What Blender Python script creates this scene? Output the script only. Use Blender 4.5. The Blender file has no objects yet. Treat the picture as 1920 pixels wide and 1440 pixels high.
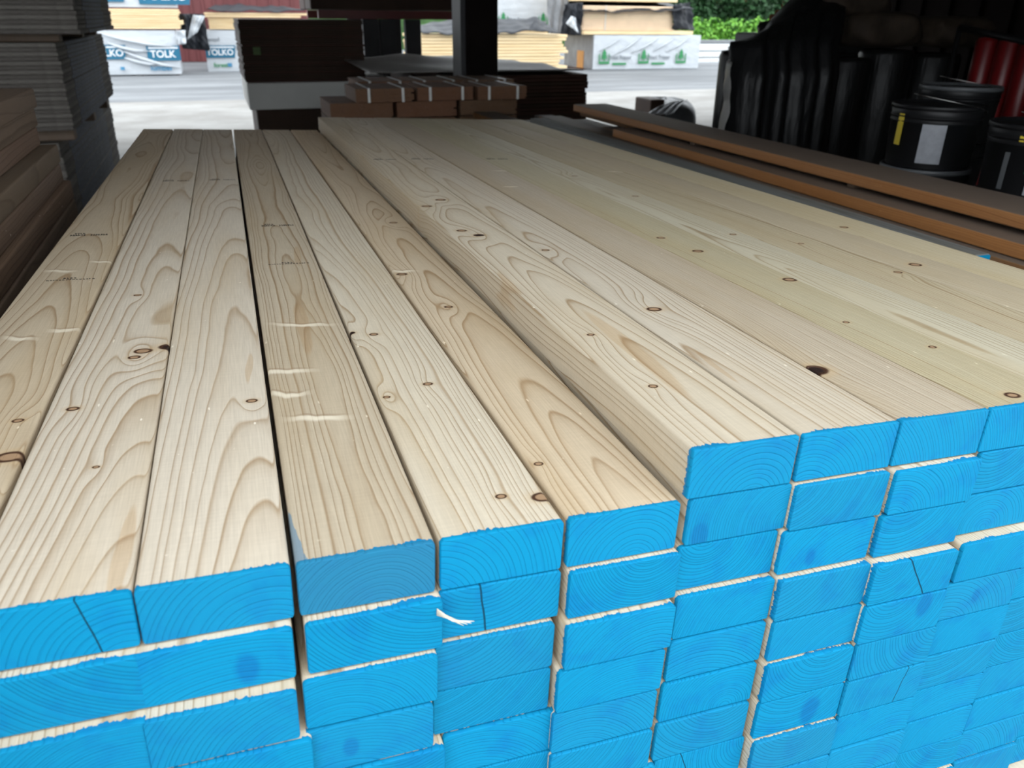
import bpy, math, random
from mathutils import Matrix, Vector
random.seed(7)
C = bpy.context.scene.collection

# ------------------------------------------------------------------ camera, world, exposure
YAW, PITCH, ROLL, FPX = 0.34824, -0.4415, 0.010, 1459.93     # world is level; z up; y runs along the boards
CAM = Vector((-0.2763, -0.3890, 0.3100))
G = CAM.z - 1.25                                               # ground level
fw = Vector((math.sin(YAW)*math.cos(PITCH), math.cos(YAW)*math.cos(PITCH), math.sin(PITCH)))
r0 = Vector((math.cos(YAW), -math.sin(YAW), 0)); u0_ = r0.cross(fw)
rt = r0*math.cos(ROLL) + u0_*math.sin(ROLL); up = -r0*math.sin(ROLL) + u0_*math.cos(ROLL)
cd = bpy.data.cameras.new('camera'); cam = bpy.data.objects.new('camera', cd); C.objects.link(cam)
M = Matrix.Identity(4)
for i in range(3):
    M[i][0] = rt[i]; M[i][1] = up[i]; M[i][2] = -fw[i]; M[i][3] = CAM[i]
cam.matrix_world = M
cd.sensor_fit = 'HORIZONTAL'; cd.sensor_width = 9.8; cd.lens = FPX/1920*9.8
cd.clip_start = 0.02; cd.clip_end = 300
cd.dof.use_dof = True; cd.dof.focus_distance = 0.80; cd.dof.aperture_fstop = 2.8
sc = bpy.context.scene; sc.camera = cam
sc.view_settings.view_transform = 'Standard'; sc.view_settings.look = 'None'
sc.view_settings.gamma = 1; sc.view_settings.use_curve_mapping = False
sc.view_settings.exposure = 1.86
w = bpy.data.worlds.new('overcast_sky'); sc.world = w; w.use_nodes = True
bg = w.node_tree.nodes['Background']; bg.inputs[0].default_value = (0.90, 0.955, 1.0, 1); bg.inputs[1].default_value = 1.0

# the blue-ended stack stands on uneven bearers: it leans a little against the level
TILT = Matrix(((0.9991, 0.0139, 0.0390, 0), (-0.0145, 0.9998, 0.0155, 0), (-0.0388, -0.0160, 0.9991, 0), (0, 0, 0, 1)))
TI = TILT.inverted()

# ------------------------------------------------------------------ measuring: a line of sight meets a real plane
def ray(u, v): return fw + rt*((u-960)/FPX) + up*((720-v)/FPX)
def atY(u, v, y): d = ray(u, v); return CAM + d*((y-CAM.y)/d.y)
def atX(u, v, x): d = ray(u, v); return CAM + d*((x-CAM.x)/d.x)
def atZ(u, v, z): d = ray(u, v); return CAM + d*((z-CAM.z)/d.z)
def proj(p):
    d = Vector(p)-CAM; f = d.dot(fw)
    return (960+FPX*d.dot(rt)/f, 720-FPX*d.dot(up)/f)
def pack_top(u, v, z):                                        # point of the leaning stack's plane, in its own frame
    c = TI @ CAM; d = TI.to_3x3() @ ray(u, v); return c + d*((z-c.z)/d.z)

# ------------------------------------------------------------------ node helper
class NT:
    def __init__(s, name):
        s.m = bpy.data.materials.new(name); s.m.use_nodes = True; s.t = s.m.node_tree; s.n = s.t.nodes; s.l = s.t.links
        s.b = s.n['Principled BSDF']
    def put(s, sock, v):
        if hasattr(v, 'is_output') or isinstance(v, bpy.types.NodeSocket): s.l.new(v, sock)
        elif isinstance(v, (tuple, list)) and len(v) == 3 and sock.type == 'RGBA': sock.default_value = (*v, 1)
        else: sock.default_value = v
    def math(s, op, a, b=0.0, c=None, clamp=False):
        n = s.n.new('ShaderNodeMath'); n.operation = op; n.use_clamp = clamp
        s.put(n.inputs[0], a); s.put(n.inputs[1], b)
        if c is not None: s.put(n.inputs[2], c)
        return n.outputs[0]
    def sep(s, v): n = s.n.new('ShaderNodeSeparateXYZ'); s.put(n.inputs[0], v); return n.outputs
    def comb(s, x, y, z):
        n = s.n.new('ShaderNodeCombineXYZ'); s.put(n.inputs[0], x); s.put(n.inputs[1], y); s.put(n.inputs[2], z); return n.outputs[0]
    def attr(s, name, typ='OBJECT'):
        n = s.n.new('ShaderNodeAttribute'); n.attribute_type = typ; n.attribute_name = name; return n
    def vm(s, op, a, b):
        n = s.n.new('ShaderNodeVectorMath'); n.operation = op; s.put(n.inputs[0], a); s.put(n.inputs[1], b); return n.outputs[0]
    def noise(s, vec, scale=1.0, detail=2.0, rough=0.5):
        n = s.n.new('ShaderNodeTexNoise'); s.put(n.inputs['Vector'], vec); n.inputs['Scale'].default_value = scale
        n.inputs['Detail'].default_value = detail; n.inputs['Roughness'].default_value = rough; return n.outputs
    def ramp(s, f, pts):
        n = s.n.new('ShaderNodeValToRGB'); s.put(n.inputs[0], f); e = n.color_ramp.elements
        while len(e) < len(pts): e.new(0.5)
        for k, (p, c) in enumerate(pts): e[k].position = p; e[k].color = (*c, 1) if isinstance(c, tuple) else (c, c, c, 1)
        return n.outputs[0]
    def mix(s, f, a, b, mode='MIX'):
        n = s.n.new('ShaderNodeMix'); n.data_type = 'RGBA'; n.blend_type = mode
        s.put(n.inputs['Factor'], f); s.put(n.inputs[6], a); s.put(n.inputs[7], b); return n.outputs[2]
    def obj(s): return s.n.new('ShaderNodeTexCoord').outputs['Object']
    def bump(s, h, strength=0.3, dist=0.001):
        n = s.n.new('ShaderNodeBump'); n.inputs['Strength'].default_value = strength; n.inputs['Distance'].default_value = dist
        s.put(n.inputs['Height'], h); s.l.new(n.outputs[0], s.b.inputs['Normal'])
    def smooth(s, x, a, b):
        n = s.n.new('ShaderNodeMapRange'); n.interpolation_type = 'SMOOTHSTEP'
        s.put(n.inputs[0], x); s.put(n.inputs[1], a); s.put(n.inputs[2], b); return n.outputs[0]
    def done(s, color, rough=0.6, spec=0.5, metal=0.0):
        s.put(s.b.inputs['Base Color'], color); s.put(s.b.inputs['Roughness'], rough)
        s.b.inputs['Specular IOR Level'].default_value = spec; s.b.inputs['Metallic'].default_value = metal
        return s.m

NK, NS = 6, 4
def timber(name, early, late, rough=0.55, knots=True, paint=False):
    """growth rings cut by the board's own faces; knots, torn slashes and end paint read from the board's properties"""
    s = NT(name); p = s.obj(); x, y, z = s.sep(p)
    g1x, g1y, g1z = s.sep(s.attr('pith').outputs['Vector']); g2x, g2y, g2z = s.sep(s.attr('lean').outputs['Vector'])
    tone = s.attr('tone').outputs['Vector']
    base = s.comb(s.math('MULTIPLY', x, 3.2), s.math('ADD', s.math('MULTIPLY', y, 1.25), s.math('MULTIPLY', g2z, 3.7)), s.math('ADD', s.math('MULTIPLY', z, 3.2), g2z))
    wb = s.sep(s.noise(base, 1.0, 2.0, 0.45)[1])
    fine = s.sep(s.noise(s.comb(s.math('MULTIPLY', x, 30), s.math('ADD', s.math('MULTIPLY', y, 9), g2z), s.math('MULTIPLY', z, 30)), 1.0, 2.0, 0.5)[1])
    wob = lambda i, a, b: s.math('ADD', s.math('MULTIPLY', s.math('SUBTRACT', wb[i], .5), a), s.math('MULTIPLY', s.math('SUBTRACT', fine[i], .5), b))
    yl = s.math('MULTIPLY', s.math('TANH', s.math('DIVIDE', y, .75)), .75)
    X = s.math('ADD', s.math('ADD', s.math('SUBTRACT', x, g1x), s.math('MULTIPLY', yl, g2x)), wob(0, .036, .0016))
    Z = s.math('ADD', s.math('ADD', s.math('SUBTRACT', z, g1y), s.math('MULTIPLY', yl, g2y)), wob(1, .040, .0018))
    kd = []
    if knots:
        push = 0.0
        for k in range(NK):
            kx, ky, ks = s.sep(s.attr('knot%d' % k).outputs['Vector'])
            r_ = s.math('MAXIMUM', s.math('ABSOLUTE', ks), 1e-4)
            dx = s.math('SUBTRACT', x, kx); dy = s.math('SUBTRACT', y, ky)
            dx2 = s.math('MULTIPLY', dx, dx)
            q = s.math('DIVIDE', s.math('ADD', dx2, s.math('MULTIPLY', s.math('MULTIPLY', dy, dy), .12)), s.math('MULTIPLY', s.math('MULTIPLY', r_, r_), 7.0))
            e = s.math('MULTIPLY', s.math('EXPONENT', s.math('MULTIPLY', q, -1.0)), s.math('MULTIPLY', r_, 1.25))
            push = s.math('ADD', push, e)
            t = s.math('DIVIDE', s.math('SQRT', s.math('ADD', dx2, s.math('MULTIPLY', s.math('MULTIPLY', dy, dy), 1.7))), r_)
            t = s.math('ADD', t, s.math('MULTIPLY', s.math('SUBTRACT', fine[2], .5), .9))
            kd.append((t, ks))
        Z = s.math('ADD', Z, push)
    rr = s.math('DIVIDE', s.math('SQRT', s.math('ADD', s.math('MULTIPLY', X, X), s.math('MULTIPLY', Z, Z))), g1z)
    irr = s.noise(s.comb(s.math('MULTIPLY', rr, .55), g2z, 0.0), 1.0, 1.0)[0]
    rr = s.math('ADD', rr, s.math('MULTIPLY', irr, 2.2))
    fr = s.math('FRACT', rr)
    L = s.ramp(fr, [(0.0, 0.0), (.50, .05), (.78, .30), (.92, 1.0), (1.0, 0.0)])
    strength = s.math('ADD', .45, s.math('MULTIPLY', s.noise(s.comb(s.math('MULTIPLY', s.math('FLOOR', rr), .37), g2z, s.math('MULTIPLY', y, .8)), 1.0, 1.0)[0], .95))
    if paint:
        pv = s.attr('paint').outputs['Fac']
        cloud = s.noise(s.vm('ADD', p, s.comb(g2z, 0.0, g2z)), 28.0, 4.0, .6)[0]
        c = s.mix(s.math('MULTIPLY', L, .42), (.001, .200, .370), (.0008, .140, .29))
        c = s.mix(s.smooth(cloud, .45, .75), c, (.001, .155, .345))
        # dabs where the brush missed the wood
        grit = s.noise(s.comb(s.math('MULTIPLY', x, 260.), 0.0, s.math('ADD', s.math('MULTIPLY', z, 600.), g2z)), 1.0, 3.0, .7)[0]
        c = s.mix(s.math('MULTIPLY', s.smooth(grit, .70, .80), .55), c, (.15, .36, .48))
        # dark crack
        cx, cw, cs = s.sep(s.attr('crack').outputs['Vector'])
        d = s.math('ABSOLUTE', s.math('ADD', s.math('SUBTRACT', x, cx), s.math('ADD', s.math('MULTIPLY', z, cs), s.math('MULTIPLY', s.math('SUBTRACT', fine[0], .5), .004))))
        crack = s.math('SUBTRACT', 1.0, s.smooth(d, s.math('MULTIPLY', cw, .4), cw))
        c = s.mix(crack, c, (.004, .05, .09))
        bx, bz, bs = s.sep(s.attr('blot').outputs['Vector'])
        ddx = s.math('SUBTRACT', x, bx); ddz = s.math('MULTIPLY', s.math('SUBTRACT', z, bz), .62)
        bl = s.math('DIVIDE', s.math('SQRT', s.math('ADD', s.math('MULTIPLY', ddx, ddx), s.math('MULTIPLY', ddz, ddz))), s.math('MAXIMUM', bs, 1e-4))
        bl = s.math('ADD', bl, s.math('MULTIPLY', s.math('SUBTRACT', cloud, .5), 1.2))
        c = s.mix(s.math('MULTIPLY', s.math('SUBTRACT', 1.0, s.smooth(bl, .6, 1.2)), .6), c, (.001, .10, .29))
        c = s.mix(pv, c, (.020, .135, .235))
        s.bump(s.math('SUBTRACT', s.math('SUBTRACT', s.math('MULTIPLY', fine[1], .3), s.math('MULTIPLY', L, .8)), s.math('MULTIPLY', crack, 3.0)), .8, .0006)
        return s.done(c, .7, .12)
    c = s.mix(s.math('MULTIPLY', L, strength, clamp=True), early, late)
    # broad tint patches and fine fibre
    patch = s.noise(s.comb(s.math('MULTIPLY', x, 14), s.math('ADD', s.math('MULTIPLY', y, 2.2), g2z), s.math('MULTIPLY', z, 14)), 1.0, 3.0)[0]
    c = s.mix(s.math('MULTIPLY', s.smooth(patch, .42, .72), .40), c, tuple(a*b for a, b in zip(early, (.86, .76, .60))))
    fib = s.noise(s.comb(s.math('MULTIPLY', x, 700), s.math('MULTIPLY', y, 25), s.math('MULTIPLY', z, 700)), 1.0, 2.0, .6)[0]
    c = s.mix(1.0, c, s.ramp(fib, [(.3, (.91, .905, .90)), (.7, (1.05, 1.05, 1.05))]), 'MULTIPLY')
    saw = s.noise(s.comb(s.math('MULTIPLY', x, 25), s.math('MULTIPLY', y, 420), s.math('MULTIPLY', z, 25)), 1.0, 1.0, .5)[0]
    c = s.mix(1.0, c, s.ramp(saw, [(.35, .975), (.65, 1.01)]), 'MULTIPLY')
    # small torn flecks
    fl = s.noise(s.comb(s.math('MULTIPLY', x, 120), s.math('ADD', s.math('MULTIPLY', y, 55), g2z), s.math('MULTIPLY', z, 120)), 1.0, 2.0, .7)[0]
    c = s.mix(s.math('MULTIPLY', s.smooth(fl, .72, .80), .65), c, (.95, .90, .78))
    height = s.math('ADD', s.math('MULTIPLY', L, -.7), s.math('MULTIPLY', fib, .35))
    height = s.math('ADD', height, s.math('MULTIPLY', saw, .35))
    c = s.mix(1.0, c, tone, 'MULTIPLY')
    if name == 'cedar':                                       # broad faces greyer, narrow edges brighter and more orange
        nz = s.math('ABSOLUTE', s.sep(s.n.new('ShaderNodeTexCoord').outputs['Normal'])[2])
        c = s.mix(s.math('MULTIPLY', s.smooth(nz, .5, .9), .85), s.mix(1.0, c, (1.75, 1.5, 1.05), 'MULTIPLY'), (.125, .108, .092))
    if knots:
        for k in range(2):                                     # resin-brown lens where one ring is cut flat
            sx, sy, sl = s.sep(s.attr('lens%d' % k).outputs['Vector'])
            a_ = s.math('DIVIDE', s.math('SUBTRACT', y, sy), s.math('MAXIMUM', sl, 1e-4))
            b_ = s.math('DIVIDE', s.math('ADD', s.math('SUBTRACT', x, sx), s.math('ADD', s.math('MULTIPLY', s.math('SUBTRACT', fine[0], .5), .010), s.math('MULTIPLY', s.math('SUBTRACT', y, sy), -.03))), s.math('MULTIPLY', s.math('MAXIMUM', sl, 1e-4), .085))
            d_ = s.math('ADD', s.math('MULTIPLY', a_, a_), s.math('MULTIPLY', b_, b_))
            c = s.mix(s.math('MULTIPLY', s.math('SUBTRACT', 1.0, s.smooth(d_, .6, 1.1)), .5), c, s.mix(1.0, c, (.80, .64, .46), 'MULTIPLY'))
        for t, ks in kd:
            dark = s.math('LESS_THAN', ks, 0.0)
            inside = s.math('SUBTRACT', 1.0, s.smooth(t, .75, .95))
            halo = s.math('SUBTRACT', 1.0, s.smooth(t, 1.1, 2.6))
            c = s.mix(s.math('MULTIPLY', halo, .35), c, (.46, .31, .15))
            band = s.math('MULTIPLY', s.smooth(t, .58, .86), s.math('SUBTRACT', 1.0, s.smooth(t, 1.0, 1.35)))
            c = s.mix(inside, c, s.mix(dark, (.33, .21, .12), (.018, .008, .006)))
            c = s.mix(band, c, (.055, .022, .010))
            height = s.math('SUBTRACT', height, s.math('MULTIPLY', s.math('MULTIPLY', inside, dark), 3.0))
        for k in range(NS):
            sx, sy, sl = s.sep(s.attr('slash%d' % k).outputs['Vector'])
            a_ = s.math('ABSOLUTE', s.math('SUBTRACT', x, sx)); l_ = s.math('MAXIMUM', sl, 1e-4)
            env = s.math('SUBTRACT', 1.0, s.smooth(a_, s.math('MULTIPLY', l_, .2), l_))
            d = s.math('ADD', s.math('SUBTRACT', y, sy), s.math('ADD', s.math('MULTIPLY', s.math('SUBTRACT', x, sx), .25), s.math('MULTIPLY', s.math('SUBTRACT', fine[1], .5), .030)))
            li = s.math('MULTIPLY', env, s.math('SUBTRACT', 1.0, s.smooth(s.math('ABSOLUTE', d), .0012, .0075)))
            dk = s.math('MULTIPLY', env, s.math('SUBTRACT', 1.0, s.smooth(s.math('ABSOLUTE', s.math('SUBTRACT', d, .006)), .0004, .0032)))
            c = s.mix(s.math('MULTIPLY', li, .65), c, (.84, .76, .60))
            c = s.mix(s.math('MULTIPLY', dk, .45), c, (.22, .13, .07))
    # end paint that ran a little over the arris
    en = s.noise(s.comb(s.math('MULTIPLY', x, 420), s.math('MULTIPLY', y, 60), s.math('ADD', s.math('MULTIPLY', z, 420), g2z)), 1.0, 2.0)[0]
    big = s.noise(s.comb(s.math('MULTIPLY', x, 22), g2z, 0.0), 1.0, 1.0)[0]
    lim = s.math('ADD', s.math('MULTIPLY', en, .0065), s.math('MULTIPLY', s.smooth(big, .45, .8), .004))
    over = s.math('LESS_THAN', y, s.math('MULTIPLY', lim, s.attr('over').outputs['Fac']))
    st = s.attr('streak').outputs['Fac']
    stm = s.math('LESS_THAN', s.math('ADD', s.math('MULTIPLY', s.math('SUBTRACT', x, .003), 9.0), s.math('ADD', y, s.math('MULTIPLY', en, .03))), s.math('MULTIPLY', st, .055))
    c = s.mix(s.math('MULTIPLY', s.math('MULTIPLY', stm, s.math('GREATER_THAN', st, .1)), .6), c, (.02, .17, .30))
    c = s.mix(over, c, (.001, .17, .36))
    s.bump(height, .55, .0006)
    return s.done(c, rough, .45)

def plain(name, col, rough=.6, spec=.5, metal=0.0, var=.12, scale=8.0, bump=0.0, stretch=(1, 1, 1)):
    s = NT(name); p = s.vm('MULTIPLY', s.obj(), stretch)
    n = s.noise(p, scale, 4.0, .6)[0]
    lo = tuple(c*(1-var) for c in col); hi = tuple(min(1, c*(1+var)) for c in col)
    c = s.ramp(n, [(.3, lo), (.7, hi)])
    if bump: s.bump(n, bump, .01)
    return s.done(c, rough, spec, metal)

SPRUCE_E, SPRUCE_L = (.585, .525, .430), (.345, .250, .155)
m_spruce = timber('spruce', SPRUCE_E, SPRUCE_L)
m_paint = timber('end_paint', SPRUCE_E, SPRUCE_L, paint=True)
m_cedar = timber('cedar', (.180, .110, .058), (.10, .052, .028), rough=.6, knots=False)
m_fir = timber('fir', (.150, .106, .074), (.09, .060, .040), rough=.65, knots=False)
m_ink = plain('stamp_ink', (.015, .014, .016), .7, var=.3, scale=300)

# ------------------------------------------------------------------ mesh helpers
class MB:
    def __init__(s): s.v = []; s.f = []; s.sm = []
    def add(s, vs, fs, smooth=False, M=None):
        o = len(s.v); s.v += [tuple(M @ Vector(v)) if M else tuple(v) for v in vs]
        s.f += [tuple(i+o for i in f) for f in fs]; s.sm += [smooth]*len(fs); return s
    def box(s, a, b, M=None):
        x0, y0, z0 = a; x1, y1, z1 = b
        return s.add([(x0, y0, z0), (x1, y0, z0), (x1, y1, z0), (x0, y1, z0), (x0, y0, z1), (x1, y0, z1), (x1, y1, z1), (x0, y1, z1)],
                     [(0, 3, 2, 1), (4, 5, 6, 7), (0, 1, 5, 4), (1, 2, 6, 5), (2, 3, 7, 6), (3, 0, 4, 7)], M=M)
    def bbox(s, a, b, r=.003, M=None):                        # box with chamfered edges
        x0, y0, z0 = a; x1, y1, z1 = b; vs = []; fs = []
        r = min(r, (x1-x0)/3, (y1-y0)/3, (z1-z0)/3)
        lv = [(z0, r), (z0+r, 0), (z1-r, 0), (z1, r)]
        for z, i in lv:
            X0, X1, Y0, Y1 = x0+i, x1-i, y0+i, y1-i
            vs += [(X0+r, Y0, z), (X1-r, Y0, z), (X1, Y0+r, z), (X1, Y1-r, z), (X1-r, Y1, z), (X0+r, Y1, z), (X0, Y1-r, z), (X0, Y0+r, z)]
        for k in range(3):
            for j in range(8): a_ = k*8+j; b_ = k*8+(j+1) % 8; fs.append((a_, b_, b_+8, a_+8))
        fs.append(tuple(reversed(range(8)))); fs.append(tuple(range(24, 32)))
        return s.add(vs, fs, M=M)
    def lathe(s, prof, n=28, M=None, smooth=True):
        vs = []; fs = []
        for r, z in prof:
            for k in range(n): a = 2*math.pi*k/n; vs.append((r*math.cos(a), r*math.sin(a), z))
        for j in range(len(prof)-1):
            for k in range(n): a = j*n+k; b = j*n+(k+1) % n; fs.append((a, b, b+n, a+n))
        s.add(vs, fs, smooth, M)
        s.add(vs[:n], [tuple(reversed(range(n)))], False, M); s.add(vs[-n:], [tuple(range(n))], False, M)
        return s
    def tube(s, pts, r, n=8):
        pts = [Vector(p) for p in pts]; vs = []; fs = []
        for i, p in enumerate(pts):
            d = (pts[min(i+1, len(pts)-1)]-pts[max(i-1, 0)]).normalized()
            a = d.cross(Vector((0, 0, 1)) if abs(d.z) < .9 else Vector((1, 0, 0))).normalized(); b = d.cross(a)
            rr = r[i] if isinstance(r, (list, tuple)) else r
            for k in range(n): t = 2*math.pi*k/n; vs.append(p+a*rr*math.cos(t)+b*rr*math.sin(t))
        for j in range(len(pts)-1):
            for k in range(n): q = j*n+k; e = j*n+(k+1) % n; fs.append((q, q+n, e+n, e))
        fs.append(tuple(range(n))); fs.append(tuple(reversed(range(len(vs)-n, len(vs)))))
        return s.add(vs, fs, True)
    def grid(s, fn, nu, nv, smooth=True, thick=0.0):
        vs = [fn(i/nu, j/nv) for j in range(nv+1) for i in range(nu+1)]
        fs = [(j*(nu+1)+i, j*(nu+1)+i+1, (j+1)*(nu+1)+i+1, (j+1)*(nu+1)+i) for j in range(nv) for i in range(nu)]
        return s.add(vs, fs, smooth)
    def mesh(s, name, mat):
        me = bpy.data.meshes.new(name); me.from_pydata(s.v, [], s.f); me.update()
        for p, k in zip(me.polygons, s.sm): p.use_smooth = k
        if mat: me.materials.append(mat)
        return me
    def build(s, name, mat, parent=None, props=None):
        o = bpy.data.objects.new(name, s.mesh(name, mat)); C.objects.link(o)
        if parent: o.parent = parent
        if props: setp(o, props)
        return o

def setp(o, d):
    for k, v in d.items(): o[k] = list(v) if isinstance(v, (tuple, Vector)) else v
def tag(o, label, cat, group=None, kind=None):
    o['label'] = label; o['category'] = cat
    if group: o['group'] = group
    if kind: o['kind'] = kind
    return o
def empty(name, M=None):
    o = bpy.data.objects.new(name, None); C.objects.link(o); o.empty_display_size = .05
    if M is not None: o.matrix_world = M
    return o
def struct(mb, name, mat, M=None, label=None):
    o = mb.build(name, mat); o['kind'] = 'structure'
    if label: o['label'] = label
    return o
def text_mesh(body, size, depth=.002):
    cu = bpy.data.curves.new('t', 'FONT'); cu.body = body; cu.size = size; cu.extrude = depth/2; cu.align_x = 'CENTER'; cu.align_y = 'CENTER'
    cu.offset = size*.02
    o = bpy.data.objects.new('t', cu); C.objects.link(o)
    dg = bpy.context.evaluated_depsgraph_get(); dg.update()
    me = bpy.data.meshes.new_from_object(o.evaluated_get(dg)); bpy.data.objects.remove(o); return me
def text_obj(name, body, size, mat, parent, M, bold=0):
    me = text_mesh(body, size); me.materials.clear(); me.materials.append(mat)
    o = bpy.data.objects.new(name, me); C.objects.link(o); o.parent = parent; o.matrix_local = M; return o

# a sawn board: rounded long edges, a slight bow; the front few millimetres can be left to a painted end
def board_mb(W, H, y0, y1, r=.0035, bow=0.0, L=None, n=16, lift=0.0, front=True, back=True, inset=0.0):
    L = L or y1; prof = []
    for cx, cz, a0 in ((W-r, r, -90), (W-r, H-r, 0), (r, H-r, 90), (r, r, 180)):
        for k in range(5): a = math.radians(a0+k*22.5); prof.append((cx+r*math.cos(a), cz+r*math.sin(a)))
    m = len(prof); b = MB(); vs = []; fs = []
    ys = [y0+(y1-y0)*i/n for i in range(n+1)]
    if inset: ys = [y0, y0+inset]+[y for y in ys[1:]]
    for i, y in enumerate(ys):
        q = inset if (inset and i == 0) else 0
        ox = bow*math.sin(math.pi*y/L); oz = lift*math.sin(math.pi*y/L)
        for x, z in prof:
            xx = min(max(x, q), W-q); zz = min(max(z, q), H-q)
            vs.append((xx+ox, y, zz+oz))
    for j in range(len(ys)-1):
        for k in range(m): a = j*m+k; c = j*m+(k+1) % m; fs.append((a, c, c+m, a+m))
    b.add(vs, fs, True)
    if front: b.add(vs[:m], [tuple(range(m))])
    if back: b.add(vs[-m:], [tuple(reversed(range(m)))])
    return b

def recalc(o):
    import bmesh
    bm = bmesh.new(); bm.from_mesh(o.data); bmesh.ops.recalc_face_normals(bm, faces=bm.faces); bm.to_mesh(o.data); bm.free()

# ------------------------------------------------------------------ ground and shed
s = NT('concrete_slab'); p = s.obj(); n1 = s.noise(p, 1.3, 6, .6)[0]; n2 = s.noise(p, 40, 3, .6)[0]
c = s.mix(s.smooth(n1, .35, .7), (.23, .22, .205), (.33, .325, .31)); c = s.mix(s.math('MULTIPLY', n2, .3), c, (.16, .155, .15)); s.bump(n2, .3, .004)
m_conc = s.done(c, .85, .3)
s = NT('asphalt'); p = s.obj(); n1 = s.noise(s.vm('MULTIPLY', p, (.25, 1.1, 1)), 1.0, 6, .65)[0]; n2 = s.noise(p, 30, 4, .7)[0]
c = s.mix(s.smooth(n1, .35, .68), (.115, .122, .130), (.225, .235, .245)); c = s.mix(s.math('MULTIPLY', n2, .35), c, (.10, .105, .11)); s.bump(n2, .4, .01)
m_asph = s.done(c, .8, .35)
YA = atZ(320, 190, G).y
struct(MB().box((-9, -14, G-.15), (16, YA, G)), 'floor', m_conc)
struct(MB().box((-40, YA, G-.15), (60, 60, G-.012)), 'yard_asphalt', m_asph)
m_dark = plain('dark_siding', (.008, .006, .0055), .85, .05, var=.3, scale=3)
m_roof = plain('roof_sheet', (.055, .050, .047), .6, .4, var=.15, scale=2)
ROOFZ = G+3.05; RY0, RY1 = 0.10, 9.3
b = MB()
for k in range(60):                                            # corrugated sheet
    x = -8+k*.4; b.box((x, RY0, ROOFZ), (x+.4, RY1, ROOFZ+.03)); b.box((x+.15, RY0, ROOFZ+.03), (x+.25, RY1, ROOFZ+.06))
struct(b, 'ceiling', m_roof)
for k, y in enumerate((2.4, 4.8, 7.0, 9.1)):
    struct(MB().box((-8, y-.07, ROOFZ-.30), (16, y+.07, ROOFZ)), 'ceiling_beam', m_dark)
b = MB().box((7.2, RY0, G), (7.3, RY1, ROOFZ))
for k in range(24): b.box((7.16, RY0+.1+k*.38, G), (7.2, RY0+.18+k*.38, ROOFZ))
struct(b, 'wall_right', m_dark)
b = MB().box((-4.3, RY0, G), (-4.2, RY1, ROOFZ))
for k in range(24): b.box((-4.2, RY0+.1+k*.38, G), (-4.16, RY0+.18+k*.38, ROOFZ))
struct(b, 'wall_left', m_dark)
struct(MB().box((1.84, RY0-.08, G), (16, RY0, ROOFZ)), 'light_blocker_wall', m_dark)  # unseen wall, added to keep sky light off the right side
struct(MB().box((-8, RY0-.08, G), (-4.2, RY0, ROOFZ)), 'light_blocker_wall', m_dark)  # unseen piece of the same added light blocker, left of the opening
struct(MB().box((-4.2, RY0-.08, ROOFZ-.88), (1.84, RY0, ROOFZ)), 'light_blocker_header', m_dark)  # unseen header, added and set low so light falls off along the boards

struct(MB().box((-8, RY1-.06, G+2.0), (16, RY1+.04, ROOFZ)), 'light_blocker_header', m_dark)  # unseen header at the far opening, added to reduce light inside

# ------------------------------------------------------------------ the blue-ended stack of studs
P, H, LEN = .0895, .0405, 2.367
# measured cracks, blots, tones
COLNAME = {-6: 'column on the far left side', -5: 'leftmost column', -4: 'second column from the left', -3: 'third column from the left',
           -2: 'fourth column from the left', -1: 'column just left of the step', 0: 'first column right of the step', 1: 'second column right of the step',
           2: 'third column right of the step', 3: 'fourth column right of the step', 4: 'fifth column right of the step', 5: 'sixth column right of the step',
           6: 'seventh column right of the step', 7: 'column on the far right side'}
ORD = ['top', 'second', 'third', 'fourth', 'fifth', 'sixth', 'seventh', 'eighth', 'ninth', 'tenth', 'eleventh', 'twelfth', 'thirteenth', 'fourteenth']
# lips in mm: how far each board stands out past the one above it
LIP = {-5: [0, 9, 11, 6, 4], -4: [0, 9, 12, 3, 2], -3: [0, 9, 6, 2, 3], -2: [0, 1, 6, 0, 3, 1], -1: [0, 7, 8, 0, 0, 2],
       0: [0, 0, 0, 8, 2, 2, 2, 0, 3], 1: [0, 6, 0, 8, 1, 5, 0, 5, 1], 2: [0, 9, 0, 11, 1, 0, 1, 0, 2, 1],
       3: [0, 1, 1, 14, 0, 0, 1, 0, 1], 4: [0, 0, 1, 10, 1, 1, 0, 0, 2, 1, 3, 12], 5: [0, 1, 0, 6, 0, 0, 1, 0, 1, 2, 1, 22]}
XOFF = {(0, -1): .0035, (0, -5): -.003, (0, -6): -.004, (-1, -3): -.002, (-1, -4): -.0055, (-1, -5): -.007, (-1, -6): -.007,
        (1, 0): .0025, (1, -1): .002, (2, 0): .004, (2, -1): .004, (2, -2): .001, (2, -3): -.0025, (2, -4): -.0025,
        (3, 0): .005, (3, -1): .008, (3, -2): .005, (3, -3): .0045, (-4, -2): -.005, (-4, -3): -.006, (-3, -3): -.0035, (-3, -4): -.007,
        (-2, -2): -.002, (-2, -3): -.006, (-2, -4): -.007}
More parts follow.
